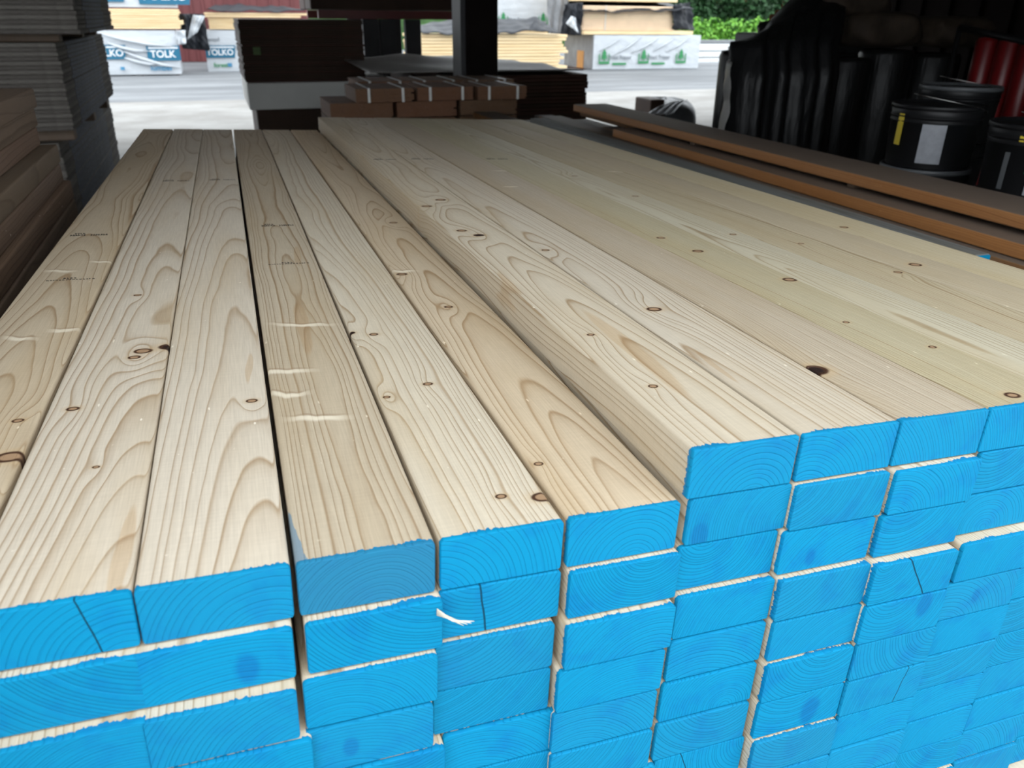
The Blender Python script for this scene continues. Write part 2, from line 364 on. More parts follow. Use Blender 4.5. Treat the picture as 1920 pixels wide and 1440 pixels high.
# growth: col -> (pith x, pith z below top, ring spacing, lean x, lean z, seed) for boards whose broad face is seen
GROW = {-6: (.040, -.012, .0038, .004, .035, 1.3), -5: (.078, -.014, .0044, .008, .052, 2.1), -4: (.066, -.010, .0047, .0, .055, 3.7),
        -3: (.046, -.012, .0027, .002, .006, 4.2), -2: (-.006, -.016, .0040, -.012, .030, 5.9), -1: (.054, -.008, .0040, .0, .036, 6.4),
        0: (.056, -.010, .0042, .005, .030, 7.7), 1: (.014, -.010, .0035, -.006, .022, 8.1), 2: (-.05, -.02, .0026, .0, .008, 9.5),
        3: (-.06, -.02, .0027, .0, .006, 10.2), 4: (.03, -.02, .0031, .0, .012, 11.6), 5: (.10, -.02, .0028, .0, .008, 12.8), 6: (-.03, -.03, .0028, 0, .008, 13.3), 7: (.12, -.03, .0028, 0, .006, 14.9)}
TONE = {-6: (.86, .79, .69), -5: (.98, .96, .94), -4: (1.0, .98, .96), -3: (.82, .77, .69), -2: (1.0, .98, .93), -1: (.97, .88, .76),
        0: (.93, .90, .84), 1: (.91, .89, .86), 2: (.79, .75, .69), 3: (.77, .76, .63), 4: (.84, .85, .78), 5: (.76, .72, .60), 6: (.78, .74, .64), 7: (.84, .81, .68)}
KN = [(15, 855, 9), (30, 787, 4), (131, 771, 5), (264, 661, 7), (248, 673, 5), (174, 882, 2.5), (255, 555, 3.5), (318, 652, -9), (475, 755, 4),
      (704, 629, 4.5), (807, 723, 4), (729, 748, 3.2), (947, 937, 3.5), (1025, 938, 6.5), (661, 626, -4),
      (1017, 875, 3), (740, 418, 6), (757, 515, 7), (845, 577, 5), (626, 383, 5),
      (827, 375, 8), (802, 387, 8), (868, 433, 7), (899, 494, -7), (1113, 630, 4), (1232, 728, 3.6), (1381, 798, 4.2),
      (1229, 582, 7.5), (1023, 470, 5), (942, 454, 4), (1529, 698, -11), (1903, 746, 7), (1480, 526, 8), (1307, 472, 7), (1237, 447, 6),
      (1506, 457, 4), (1689, 511, 5), (1587, 607, 3.5), (1751, 654, 4), (1583, 425, 7), (1195, 368, 6), (1380, 440, 5), (1715, 495, 8), (1080, 330, 6)]
SL = [(110, 507, 26), (188, 491, 20), (35, 632, 22), (118, 618, 20), (570, 612, 44), (532, 699, 40), (600, 786, 34), (540, 740, 26),
      (210, 640, 1), (760, 510, 24), (506, 468, 34), (935, 320, 24), (1160, 322, 30), (955, 350, 20)]
LENS = [(572, 612, 95), (225, 1050, 60), (470, 692, 40), (1190, 655, 120), (560, 480, 60), (1345, 690, 40), (955, 595, 50)]
lenses = {}
for (u, v, ln) in LENS:
    q = pack_top(u, v, H)
    if q.x < -.002: q = pack_top(u, v, 0)
    lenses.setdefault(math.floor(q.x/P), []).append((q.x-math.floor(q.x/P)*P, q.y, ln/1000))
knots = {}; slashes = {}
for (u, v, r) in KN + [(a, b_, -999-c_) for a, b_, c_ in SL]:
    q = pack_top(u, v, H)
    if q.x < -.002: q = pack_top(u, v, 0)
    col = math.floor(q.x/P)
    if r <= -999: slashes.setdefault(col, []).append((q.x-col*P, q.y, (-r-999)/1000))
    else: knots.setdefault(col, []).append((q.x-col*P, q.y, r/1000))
PAINT = {(-3, -1): .75, (-2, -3): .2, (-2, -1): .0, (-1, -1): .05, (1, -7): .25, (2, -1): .0}
CRACK = {(-2, -2): (.0335, .0008, .12), (-5, -1): (.066, .0006, .22), (2, -3): (.060, .0009, .6), (0, -7): (.04, .0005, .4), (2, -6): (.06, .0005, -.2)}
BLOT = {(-3, -4): (.031, .018, .006), (0, -1): (.012, .008, .008), (1, -6): (.055, .018, .010), (3, -4): (.04, .02, .006), (-4, -2): (.06, .015, .008), (2, -4): (.065, .03, .009), (1, -2): (.03, .012, .006)}
FEAT = {(-2, -2): 'split by a crack', (2, -3): 'slanting crack', (-3, -4): 'dark upright blot',
        (1, -6): 'oval knot blot', (0, -1): 'dark knot nick', (3, -4): 'small upright blot'}
TOPLAB = {-6: 'brownish stud along the left edge of the stack, stamped black, torn slashes',
          -5: 'pale stud with a swirl of knots at its right edge, leftmost blue end',
          -4: 'pale stud with broad arched grain, second top blue end from the left',
          -3: 'dull brownish stud with torn slashes and close grain, smeared blue end',
          -2: 'pale straight-grained stud with two knots just behind its blue end',
          -1: 'warm orange-grained stud lying against the side of the raised layer',
          0: 'leftmost stud of the raised layer, its whole left side showing',
          1: 'second stud of the raised layer, one large ringed knot on top',
          2: 'third stud of the raised layer, charred black knot near its blue end',
          3: 'fourth stud of the raised layer, greenish, knot just behind its blue end',
          4: 'fifth stud of the raised layer, greenish tint',
          5: 'sixth stud of the raised layer, running out of the photo on the right',
          6: 'last stud but one of the raised layer, on its right',
          7: 'outermost stud on the right edge of the raised layer'}
DEF = {'pith': (.04, -.05, .004), 'lean': (0., 0., 0.), 'tone': (1., 1., 1.), 'paint': 0., 'crack': (9., .0005, 0.), 'blot': (9., 9., .001), 'over': 0.0, 'streak': 0.0}
for k in range(NK): DEF['knot%d' % k] = (9., -9., .001)
for k in range(NS): DEF['slash%d' % k] = (9., -9., .001)
for k in range(2): DEF['lens%d' % k] = (9., -9., .001)
filler = []
rnd = random.Random(11)
def strokes(groups, M, parent, name='grade_stamp'):
    b = MB(); rr = random.Random(len(groups)*7+int(groups[0][0]*1e4))
    for (x, y, wdt, hgt) in groups:
        t = x
        while t < x+wdt:
            cw = rr.uniform(.0022, .0036)
            for q in range(3):
                ax = t+rr.uniform(0, cw*.6); ay = y+rr.uniform(0, hgt*.5); bx = ax+rr.uniform(.0004, cw*.5); by = ay+rr.uniform(hgt*.2, hgt*.5)
                b.box((ax, ay, 0), (bx, by, .0002))
            b.box((t, y, 0), (t+.0007, y+hgt, .0002))
            t += cw+.0008
    o = b.build(name, m_ink, parent); o.matrix_local = M; return o
for k in range(0, 21):                                          # layer k: 0 = the raised part layer
    row = 1-k                                                   # top of this layer at row*H
    for col in range(-6, 8):
        if k == 0 and col < 0: continue
        lips = LIP.get(col, [0]); idx = k if col >= 0 else k-1
        lips = lips+[(3 if (col*7+row*5) % 4 == 0 else 0) for _ in range(24)]
        cum = sum(lips[:idx+1]); mean = sum(sum(lips[:j+1]) for j in range(9))/9
        yo = (min(mean, 7.0)-cum)/1000*.9 if col > -6 else 0.0
        yo = max(-.034, min(.016, yo))
        x0 = col*P + XOFF.get((col, row-1), rnd.uniform(-.0012, .0012))
        W = P-(.0004 if k == 0 else .0030 if (k == 1 and col < 0) else .0014)-rnd.uniform(0, .0006)
        z0 = (row-1)*H
        Hh = .0396
        # seen?
        seen = k <= 1 and (col < 0 or k == 0)
        for cx in (0, W):
            for cz in (0, Hh):
                q = TILT @ Vector((x0+cx, yo, z0+cz)); uu, vv = proj(q)
                if -30 < uu < 1950 and -30 < vv < 1470: seen = True
        if not seen:
            filler.append((x0, yo, z0, W, Hh)); continue
        top = (k == 0) or (k == 1 and col < 0)
        if top: gx, gz, gs, lx, lz, sd = GROW[col]; tone = TONE[col]; gz = gz
        else:
            gx, gz, gs = rnd.uniform(-.02, .11), rnd.choice((-1, 1))*rnd.uniform(.0, .06)-.0, rnd.uniform(.0021, .0036)
            lx, lz, sd = rnd.uniform(-.02, .02), rnd.uniform(-.05, .05), rnd.uniform(20, 90)
            if gz > 0: gz += .04
            tone = (1.02, .99, .93)
        pr = dict(DEF, over=1.0); pr.update(pith=(gx, gz, gs), lean=(lx, lz, sd), tone=tone)
        pr['paint'] = PAINT.get((col, row-1), max(0.0, rnd.uniform(-.08, .14)))
        if (col, row-1) in CRACK: pr['crack'] = CRACK[(col, row-1)]
        if (col, row-1) in BLOT: pr['blot'] = BLOT[(col, row-1)]
        if top and col == -3: pr['streak'] = 1.0
        if top:
            for i, kk in enumerate(knots.get(col, [])[:NK]): pr['knot%d' % i] = kk
            for i, kk in enumerate(lenses.get(col, [])[:2]): pr['lens%d' % i] = kk
            for i, kk in enumerate(slashes.get(col, [])[:NS]): pr['slash%d' % i] = kk
        dr = rnd.uniform(-.0006, .0006)
        th = empty('stud', TILT @ Matrix.Translation((x0, yo, z0)) @ Matrix.Rotation(dr, 4, 'Z'))
        L = LEN+rnd.uniform(-.006, .006)
        if (col, k) == (-4, 1): L = LEN-.004
        bow = rnd.uniform(-.0012, .0012) if top else 0
        er = .0018 if k == 0 else .0034
        bd = board_mb(W, Hh, .0035, L, er, bow, L, 14, front=False).build('timber', m_spruce, th, pr); recalc(bd)
        ec = board_mb(W, Hh, 0, .0035, er, 0, L, 1, front=True, back=False, inset=.0007).build('painted_end', m_paint, th, pr); recalc(ec)
        ec['label'] = 'flat end grain painted bright blue'
        if top: lab = TOPLAB[col]
        else:
            lab = 'blue-ended stud, %s one down in the %s' % (ORD[min(13, idx)], COLNAME[col])
            if (col, row-1) in FEAT: lab += ', ' + FEAT[(col, row-1)]
        tag(th, lab, 'lumber', 'studs of the blue-ended stack')
        if top:
            st = {-6: [(165, 441), (130, 524)], -5: [(330, 339)], -4: [(417, 337)], -3: [(520, 423), (540, 494)], 0: [(722, 299)], 1: [(793, 298)], 3: [(932, 298)]}
            for (u, v) in st.get(col, []):
                q = pack_top(u, v, H if k == 0 else 0); lx_, ly_ = q.x-x0, q.y-yo
                fine_ = v in (524, 494)
                if fine_: g_ = [(-.026, 0, .052, .0035), (-.008, .006, .014, .005)]
                else: g_ = [(-.025, 0, .020, .010), (.003, 0, .024, .010), (-.02, .013, .012, .006)]
                strokes(g_, Matrix.Translation((lx_, ly_, Hh+.0001)), th)
b = MB()
for (x0, yo, z0, W, Hh) in filler: b.box((x0, yo+.004, z0), (x0+W, LEN, z0+Hh))
o = b.build('studs_below', m_spruce, None, DEF); o.matrix_world = TILT
tag(o, 'rest of the blue-ended stack below and behind the studs that can be seen', 'lumber', kind='stuff')
zb = -20*H+H
for y in (.25, 1.15, 2.1):
    q = TILT @ Vector((0, y, -19*H)); 
    o = MB().bbox((-.56, y-.045, G), (.72, y+.045, G+.085), .004).build('bearer', m_fir, None, DEF)
    tag(o, 'squared timber bearer lying under the blue-ended stack', 'bearer', 'bearers under the blue-ended stack')
# splinter on the fourth column
sp = pack_top(850, 1153, -1.3*H)
c0 = TI @ CAM; d0 = TI.to_3x3() @ ray(850, 1153); q = c0+d0*((-.006-c0.y)/d0.y)
b = MB()
for k in range(6):
    a = Vector((q.x-.010, -.002, q.z+.004-.001*k)); e = Vector((q.x+.006+.002*(k % 3), -.010-.002*k, q.z-.003+.0022*k-.004))
    b.tube([a, (a+e)/2+Vector((0, -.004, .001)), e], [.0005, .0006, .0002], 5)
m_spl = plain('splinter_wood', (.75, .66, .52), .6)
o = b.build('splinter', m_spl); o.matrix_world = TILT
tag(o, 'frayed tuft of pale wood splinters stuck in the gap left of the cracked blue end', 'splinter')

# ------------------------------------------------------------------ lumber pile on the left
def piece(name, x0, x1, y0, y1, z0, z1, mat, label, cat, group=None, tone=(1, 1, 1), r=.004, bow=0.0):
    b_ = board_mb(x1-x0, z1-z0, 0, y1-y0, r, bow, y1-y0, 8)
    pr = dict(DEF); pr.update(pith=(rnd.uniform(0, .1), rnd.uniform(-.1, .1), rnd.uniform(.003, .006)), lean=(rnd.uniform(-.02, .02), rnd.uniform(-.02, .02), rnd.uniform(0, 90)), tone=tone)
    o = b_.build(name, mat, None, pr); recalc(o); o.location = (x0, y0, z0)
    return tag(o, label, cat, group)
YF = 1.62
ends = [(62, 165), (59, 191), (63, 217), (99, 245), (104, 271), (120, 293), (128, 318), (136, 341), (142, 364), (149, 386)]
LN = ['topmost, its flat top showing', 'second from the top', 'third from the top, set back', 'fourth from the top, jutting out',
      'fifth from the top', 'sixth from the top', 'seventh from the top', 'eighth from the top, dark stain', 'ninth from the top', 'tenth from the top']
zprev = None
for k, (u, v) in enumerate(ends):
    q = atY(u, v, YF)
    if zprev is None: zprev = q.z
    z1 = zprev; z0 = z1-.0385; zprev = z0-.0008
    piece('plank', q.x-.235, q.x, -.30+.03*(k % 3), YF+.01*(k % 2), z0, z1, m_fir, 'brown plank in the dim pile at the left edge, %s' % LN[k], 'lumber', 'planks of the left pile', tone=(.92+.05*(k % 3), .92+.03*(k % 2), .92))
b = MB(); k = 0; xr = atY(149, 386, YF).x
while zprev > G+.09:
    b.box((xr-.235, -.28, zprev-.0385), (xr+.002*(k % 2), YF, zprev)); zprev -= .0393; k += 1
o = b.build('planks_below', m_fir, None, DEF); tag(o, 'lower planks of the left pile hidden behind the blue-ended stack', 'lumber', kind='stuff')
for y in (.1, 1.2): tag(MB().bbox((xr-.26, y, G), (xr+.02, y+.09, zprev), .004).build('bearer', m_fir, None, DEF), 'bearer under the brown pile at the left edge', 'bearer', 'bearers under the left pile')

# ------------------------------------------------------------------ stacks of sheets, left, further in
m_sheet = plain('fibreboard', (.16, .148, .132), .8, .2, var=.25, scale=30, bump=.2, stretch=(1, 1, 6))
m_sheet2 = plain('fibreboard_dark', (.115, .104, .094), .8, .2, var=.3, scale=30, bump=.2, stretch=(1, 1, 6))
m_band = plain('paper_band', (.10, .11, .14), .7, .3, var=.5, scale=60, stretch=(1, 1, 1))
def sheets(xr, y0, y1, zb, zt, n, word, wd=1.22):
    t = (zt-zb)/n
    for k in range(n):
        dx = rnd.uniform(-.006, .006); dy = rnd.uniform(-.008, .008)
        rt_ = empty('fibreboard_sheet', Matrix.Translation((xr-wd/2+dx, y0+dy, zb+k*t)))
        MB().bbox((-wd/2, 0, .0008), (wd/2, y1-y0, t+.0006), .004).build('board', m_sheet if k % 2 else m_sheet2, rt_)
        MB().bbox((wd/2-.001, .32, .001), (wd/2+.0012, y1-y0-.5, t-.003), .0004).build('edge_tape', m_band, rt_)
        tag(rt_, 'grey-brown sheet in the %s of the sheet stacks behind the left pile' % word, 'sheet', 'sheets in the %s stack' % word)
sheets(-1.10, 4.5, 7.1, G+.10, -.33, 14, 'lowest')
for y in (4.6, 5.7, 6.8): tag(MB().bbox((-2.3, y, G), (-1.12, y+.1, G+.099), .005).build('bearer', m_fir, None, DEF), 'bearer under the sheet stacks', 'bearer', 'bearers under the sheet stacks')
for y in (4.6, 5.5, 6.3): tag(MB().bbox((-2.2, y, -.329), (-1.03, y+.09, -.262), .005).build('spacer_block', m_fir, None, DEF), 'timber spacer between the lowest and the middle sheet stack', 'spacer', 'spacers between sheet stacks')
sheets(-1.0, 4.45, 6.6, -.261, .165, 20, 'middle')
for y in (4.6, 5.5, 6.2): tag(MB().bbox((-2.1, y, .166), (-1.0, y+.09, .205), .005).build('spacer_block', m_fir, None, DEF), 'timber spacer between the middle and the topmost sheet stack', 'spacer', 'upper spacers between sheet stacks')
sheets(-.875, 4.4, 6.1, .206, .60, 18, 'topmost')

# ------------------------------------------------------------------ brown boards on the right
m_grey = timber('weathered', (.20, .20, .195), (.13, .125, .115), rough=.75, knots=False)
def cb(x0, x1, y0, y1, z0, z1, mat, lab, tone=(1, 1, 1)): return piece('board', x0, x1, y0, y1, z0, z1, mat, lab, 'lumber', 'loose boards right of the stack', tone, .005)
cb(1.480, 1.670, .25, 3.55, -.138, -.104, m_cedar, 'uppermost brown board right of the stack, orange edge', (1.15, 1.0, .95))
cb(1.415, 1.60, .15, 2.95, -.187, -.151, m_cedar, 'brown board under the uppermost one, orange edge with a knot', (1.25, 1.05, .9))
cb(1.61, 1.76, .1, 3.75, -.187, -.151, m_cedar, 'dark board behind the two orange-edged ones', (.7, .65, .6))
for y in (.6, 1.5, 2.4): tag(MB().bbox((1.50, y, -.1508), (1.66, y+.03, -.1385), .001).build('sticker', m_fir, None, DEF), 'thin sticker between the two orange-edged boards', 'sticker', 'stickers between the orange-edged boards')
blue_end = cb(1.297, 1.386, .91, 3.7, -.224, -.184, m_grey, 'grey board with a small blue end beside the right edge of the raised layer', (1.1, 1.15, 1.15))
ec = board_mb(.089, .038, -.003, 0.0, .005, 0, .003, 1).build('painted_end', m_paint, blue_end, dict(DEF, pith=(.04, -.05, .003))); recalc(ec); ec['label'] = 'blue painted end'
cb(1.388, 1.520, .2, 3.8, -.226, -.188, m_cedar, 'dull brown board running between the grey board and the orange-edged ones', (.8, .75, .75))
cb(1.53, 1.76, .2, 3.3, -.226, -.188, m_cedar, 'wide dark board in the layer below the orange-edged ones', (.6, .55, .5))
rr_ = random.Random(5); z = -.227; lab_l = ['third', 'fourth', 'fifth', 'sixth']
for k in range(4):
    x = 1.06+.02*k
    for j in range(5):
        wd = rr_.choice((.12, .14, .15)); yf = rr_.uniform(3.6, 4.5)
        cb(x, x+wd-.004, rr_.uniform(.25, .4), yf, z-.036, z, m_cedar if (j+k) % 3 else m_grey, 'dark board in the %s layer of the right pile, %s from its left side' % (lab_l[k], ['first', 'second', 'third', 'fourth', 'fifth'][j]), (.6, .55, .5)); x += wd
    z -= .037
b = MB()
while z > G+.1:
    b.box((1.06, .3, z-.036), (1.74, 3.9, z)); z -= .037
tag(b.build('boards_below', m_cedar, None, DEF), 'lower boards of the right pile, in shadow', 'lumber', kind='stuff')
for y in (.6, 2.0, 3.4): tag(MB().bbox((1.04, y, G), (1.76, y+.09, z), .005).build('bearer', m_fir, None, DEF), 'bearer under the boards right of the stack', 'bearer', 'bearers under the right boards')

# ------------------------------------------------------------------ pails
m_blackp = plain('black_plastic', (.008, .008, .009), .45, .3, var=.2, scale=5)
m_greyp = plain('grey_plastic', (.085, .09, .095), .45, .5, var=.1, scale=5)
m_white = plain('paper_label', (.27, .28, .305), .6, .3, var=.12, scale=40)
m_green = plain('green_sticker', (.02, .28, .10), .5); m_yel = plain('yellow_sticker', (.55, .42, .03), .5); m_steel = plain('steel_wire', (.35, .34, .33), .35, .5, 1.0)
def arc_panel(r, a0, a1, z0, z1, n=10, t=.0008):
    b_ = MB(); vs = []; fs = []
    for i in range(n+1):
        a = math.radians(a0+(a1-a0)*i/n)
        for rr2 in (r, r+t):
            for z_ in (z0, z1): vs.append((rr2*math.cos(a), rr2*math.sin(a), z_))
    for i in range(n):
        o_ = i*4; fs += [(o_+2, o_+3, o_+7, o_+6), (o_, o_+4, o_+5, o_+1), (o_+1, o_+5, o_+7, o_+3), (o_, o_+2, o_+6, o_+4)]
    fs += [(0, 1, 3, 2), (n*4, n*4+2, n*4+3, n*4+1)]
    return b_.add(vs, fs, False)
def pail(x, y, z, label, h=.205, r=.150, lid=None, stickers=(), handle=True, rz=0):
    t = empty('pail', Matrix.Translation((x, y, z)) @ Matrix.Rotation(rz, 4, 'Z'))
    MB().lathe([(r*.90, 0), (r*.905, .004), (r*.955, h*.72), (r*.97, h*.725), (r*.97, h*.74), (r*.957, h*.745), (r*.962, h*.80), (r*.985, h*.805), (r*.985, h*.82), (r*.965, h*.825), (r*.975, h*.93)], 40).build('body', m_blackp, t)
    MB().lathe([(r*.98, h*.925), (r*1.0, h*.93), (r*1.0, h*.985), (r*.985, h), (r*.93, h), (r*.92, h*.975), (r*.3, h*.975)], 40).build('lid', lid or m_blackp, t)
    if handle:
        hb = MB().tube([(r*1.0*math.cos(a), r*1.0*math.sin(a)-.0, h*.78-.10*math.sin((a+.1)/3.0*1.0)*1.0) for a in [math.radians(-170+q*16) for q in range(11)]], .0016, 6).build('handle', m_steel, t)
    for (a0, a1, z0, z1, mt, nm) in stickers: arc_panel(r*.962, a0, a1, h*z0, h*z1).build(nm, mt, t)
    return tag(t, label, 'bucket', 'stacked black pails')
H0 = .207
lv = ['second in its stack', 'third in its stack, low in shadow', 'bottom of its stack, low in shadow']
zt = -.155
pA = (2.085, 1.80); pB = (2.045, 1.36); pC = (2.50, 2.10); pD = (1.925, 1.99)
def face(x, y): return math.degrees(math.atan2(CAM.y-y, CAM.x-x))
fa = face(*pA)
pail(*pA, zt, 'black pail with a creased white paper label facing the stack', stickers=[(fa-14, fa+16, .10, .72, m_white, 'paper_label'), (fa-52, fa-42, .35, .85, m_yel, 'warning_label')])
fb = face(*pB)
pl = pail(*pB, zt-.012, 'black pail at the right edge with a white and green label under a wire handle', stickers=[(fb-4, fb+44, .06, .70, m_white, 'paper_label'), (fb-34, fb-28, .1, .62, m_greyp, 'side_label'), (fb-8, fb+4, .36, .44, m_green, 'green_sticker'), (fb-22, fb-17, .78, .86, m_yel, 'yellow_sticker')])
for kk in range(7):                                            # rows of fine print
    for (c0_, wl) in ((fb+12, 20),) if kk < 3 else ((fb+4, 26),):
        arc_panel(.150*.962+.0009, c0_, c0_+wl-(kk % 3)*3, .205*(.62-kk*.075), .205*(.62-kk*.075)+.004).build('printed_line', m_ink, pl)
pail(*pC, zt+.03, 'pail with a grey lid standing behind the two front black pails', lid=m_greyp)
for (x, y), nm in ((pA, 'under the creased-label pail'), (pB, 'under the right-edge pail'), (pC, 'under the grey-lidded pail')):
    for j in range(3):
        zz = zt-H0*(j+1)+(-.012 if nm.startswith('under the right') else .03 if 'grey' in nm else 0)
        if zz > G+.0: pail(x-.008*(j % 2), y, zz, 'black pail %s, %s' % (nm, lv[j]), handle=False, lid=m_greyp if j == 0 and nm.startswith('under the creased') else None)
struct_pal = []
def pallet(x0, x1, y0, y1, z0, z1, label):
    t = empty('pallet', Matrix.Translation(((x0+x1)/2, (y0+y1)/2, z0))); wx, wy, hh = (x1-x0)/2, (y1-y0)/2, z1-z0
    d = min(.018, hh*.22)
    for k in range(3): MB().bbox((-wx, -wy+(2*wy-.06)*k/2, d), (wx, -wy+(2*wy-.06)*k/2+.06, hh-d), .003).build('stringer', m_fir, t, DEF)
    nb = max(3, int(2*wx/.16))
    for k in range(nb): MB().bbox((-wx+(2*wx-.1)*k/(nb-1), -wy, hh-d+.0005), (-wx+(2*wx-.1)*k/(nb-1)+.1, wy, hh), .002).build('deck_board', m_fir, t, DEF)
    for k in range(3): MB().bbox((-wx+(2*wx-.1)*k/2, -wy, 0), (-wx+(2*wx-.1)*k/2+.1, wy, d-.0005), .002).build('bottom_board', m_fir, t, DEF)
    return tag(t, label, 'pallet')
zb_ = zt-H0*3-.014
pallet(1.86, 2.72, 1.18, 2.32, G, zb_, 'low pallet under the black pails')

# ------------------------------------------------------------------ shrink-wrapped rolls and sacks behind
m_wrapk = NT('black_film'); p = m_wrapk.obj(); n1 = m_wrapk.noise(m_wrapk.vm('MULTIPLY', p, (10, 10, 2.2)), 1.0, 4, .6)[0]; m_wrapk.bump(n1, .9, .02)
m_wrapk = m_wrapk.done((.008, .008, .009), .42, .3)
m_sack = plain('brown_sack', (.040, .028, .020), .8, .3, var=.4, scale=9, bump=.5)
m_red = plain('red_film', (.17, .007, .009), .35, .5, var=.3, scale=6, stretch=(6, 6, .5))
m_tan = plain('cardboard', (.36, .25, .18), .85, .2, var=.1, scale=10)
m_bark = plain('cedar_bark', (.20, .075, .03), .9, .2, var=.5, scale=25, bump=.8)
pallet(2.55, 4.6, 3.30, 5.2, G, G+.12, 'pallet under the black film-wrapped rolls')
rn = ['leftmost', 'second from the left', 'third from the left', 'fourth from the left', 'fifth from the left', 'rightmost']
k = 0
for j in range(2):
    for i in range(5):
        if j == 1 and i > 2: continue
        x = 2.57+.36*j+i*.335; y = 3.62-i*.0+j*.42+(.03*(i % 2)); hgt = .97-.02*(i % 3)
        R = .158
        if x > 3.0 and j == 0: pass
        o = MB().lathe([(R*.97, 0), (R, .02), (R*1.0, hgt*.3), (R*.985, hgt*.6), (R, hgt-.03), (R*.93, hgt-.006), (R*.5, hgt), (R*.3, hgt-.03)], 30).build('film_wrapped_roll', m_wrapk)
        o.location = (x, y, G+.121); tag(o, 'black film-wrapped roll standing on the pallet, %s of the %s row' % (rn[i], 'front' if j == 0 else 'back'), 'roll', 'black rolls behind the right boards'); k += 1
ztop = G+.121+.975
for k, (x, y, sx, sy, sz, rz, lab) in enumerate(((3.06, 3.84, .22, .20, .075, .2, 'dark sack lying on the black rolls, leftmost'), (3.54, 3.78, .26, .22, .10, -.15, 'dark lumpy sack lying on the black rolls, in the middle'),
                                   (4.08, 3.72, .26, .2, .09, .1, 'dark sack lying on the black rolls, at the right'), (3.34, 3.84, .26, .20, .08, .0, 'brown sack on top of the lower sacks'))):
    top = k == 3; zc = ztop+sz+(.165 if top else 0)
    def fn(a, c_, sx=sx, sy=sy, sz=sz):
        th_ = 2*math.pi*a; ph = math.pi*(c_-.5); cc = max(0, math.cos(ph))**.45; s2 = math.copysign(abs(math.sin(ph))**.8, ph)
        e = lambda t_: math.copysign(abs(t_)**.6, t_)
        lump = 1+.07*math.sin(5*th_+3*ph)+.05*math.sin(9*th_)
        return (sx*cc*e(math.cos(th_))*lump, sy*cc*e(math.sin(th_))*lump, sz*s2)
    o = MB().grid(fn, 36, 16).build('sack', m_sack if k != 0 else m_wrapk); o.location = (x, y, zc); o.rotation_euler = (0, 0, rz); tag(o, lab, 'sack', 'sacks on the black rolls')
# sheet of black film thrown over the left end and a cloudy film hanging at its side
def drape(name, mat, pts, nu, nv, amp, seed, label, cat, thick=.003, freq=9):
    """pts: four corners (near-left, near-right, far-right, far-left) of a hanging or lying sheet"""
    A, B, D_, E_ = [Vector(q_) for q_ in pts]; nrm = (B-A).cross(E_-A).normalized(); rs = random.Random(seed); ph = [rs.uniform(0, 6) for _ in range(6)]
    def fn(a, c_):
        q_ = A.lerp(B, a).lerp(E_.lerp(D_, a), c_)
        d_ = math.sin(a*freq+ph[0]+2*c_)*.5+math.sin(a*freq*2.3+ph[1]-3*c_)*.3+math.sin(c_*freq*1.2+ph[2]+a*4)*.3+math.sin((a+c_)*freq*3.1+ph[3])*.15
        return q_+nrm*amp*d_
    o = MB().grid(fn, nu, nv).build(name, mat); md = o.modifiers.new('thickness', 'SOLIDIFY'); md.thickness = thick; md.offset = 0
    return tag(o, label, cat)
m_film = NT('cloudy_film'); m_film.b.inputs['Alpha'].default_value = .62; m_film.b.inputs['Transmission Weight'].default_value = 0
p = m_film.obj(); m_film.bump(m_film.noise(m_film.vm('MULTIPLY', p, (6, 6, 3)), 4, 3)[0], .6, .01); m_film = m_film.done((.55, .54, .52), .3, .6)
drape('cloudy_film', m_film, [(2.235, 3.33, G+.14), (2.62, 3.98, G+.14), (2.70, 4.0, ztop+.0), (2.31, 3.38, ztop-.06)], 24, 30, .028, 3, 'cloudy clear film hanging over the left side of the black rolls', 'plastic film', .002, 13)
prof_ = [(.62, ztop+.36), (.40, ztop+.30), (.18, ztop+.20), (.02, ztop+.06), (-.06, ztop-.12), (-.08, ztop-.45), (-.09, G+.16)]
def fn(a, c_):
    t_ = c_*(len(prof_)-1); i_ = min(int(t_), len(prof_)-2); f_ = t_-i_
    dy_, z_ = [prof_[i_][q_]*(1-f_)+prof_[i_+1][q_]*f_ for q_ in (0, 1)]
    fold = (math.sin(a*26)*.5+math.sin(a*47+2)*.3+math.sin(a*11+4*c_)*.5)*.026*(.4+c_)
    x_ = 2.36+.72*max(0, dy_)+.66*a+.02*math.sin(c_*6); rd = max(0, 1-a*7)
    sl_ = max(0, 1-a*1.5); up_ = max(0, 1-c_*1.9)
    return (x_+.05*rd*(1-c_), 3.42+dy_+fold+.10*rd**2, z_-.46*sl_**1.3*up_)
o = MB().grid(fn, 70, 40).build('black_film_skirt', m_wrapk); md = o.modifiers.new('t', 'SOLIDIFY'); md.thickness = .004
tag(o, 'black film skirt with vertical folds hanging over the left end of the rolls', 'plastic film')
# red rolls, steel bar
rb = ['left one of the red rolls', 'middle one of the red rolls', 'right one of the red rolls']
for k in range(3):
    q = atY(1838+k*42, 140, 3.05-.14*k); R = .060
    o = MB().lathe([(R*.9, 0), (R, .01), (R*1.02, .5), (R*.97, .8), (R*1.0, 1.15), (R*.8, 1.17), (R*.3, 1.17)], 20).build('red_roll', m_red); o.location = (q.x, q.y, G)
    tag(o, 'glossy red film-wrapped roll behind the pails, %s' % rb[k], 'roll', 'red rolls behind the pails')
pq = atY(1850, 30, 3.1); 
qa, qb = atY(1800, 52, 2.95), atY(1990, 92, 2.35)
o = MB().tube([qa, qb], .016, 10).build('steel_bar', m_blackp)
t = tag(o, 'dark bar crossing in front of the red rolls', 'bar')
for q_ in (qa, qb):
    MB().tube([(q_.x, q_.y, q_.z), (q_.x, q_.y, G)], .014, 8).build('bar_leg', m_blackp, o)
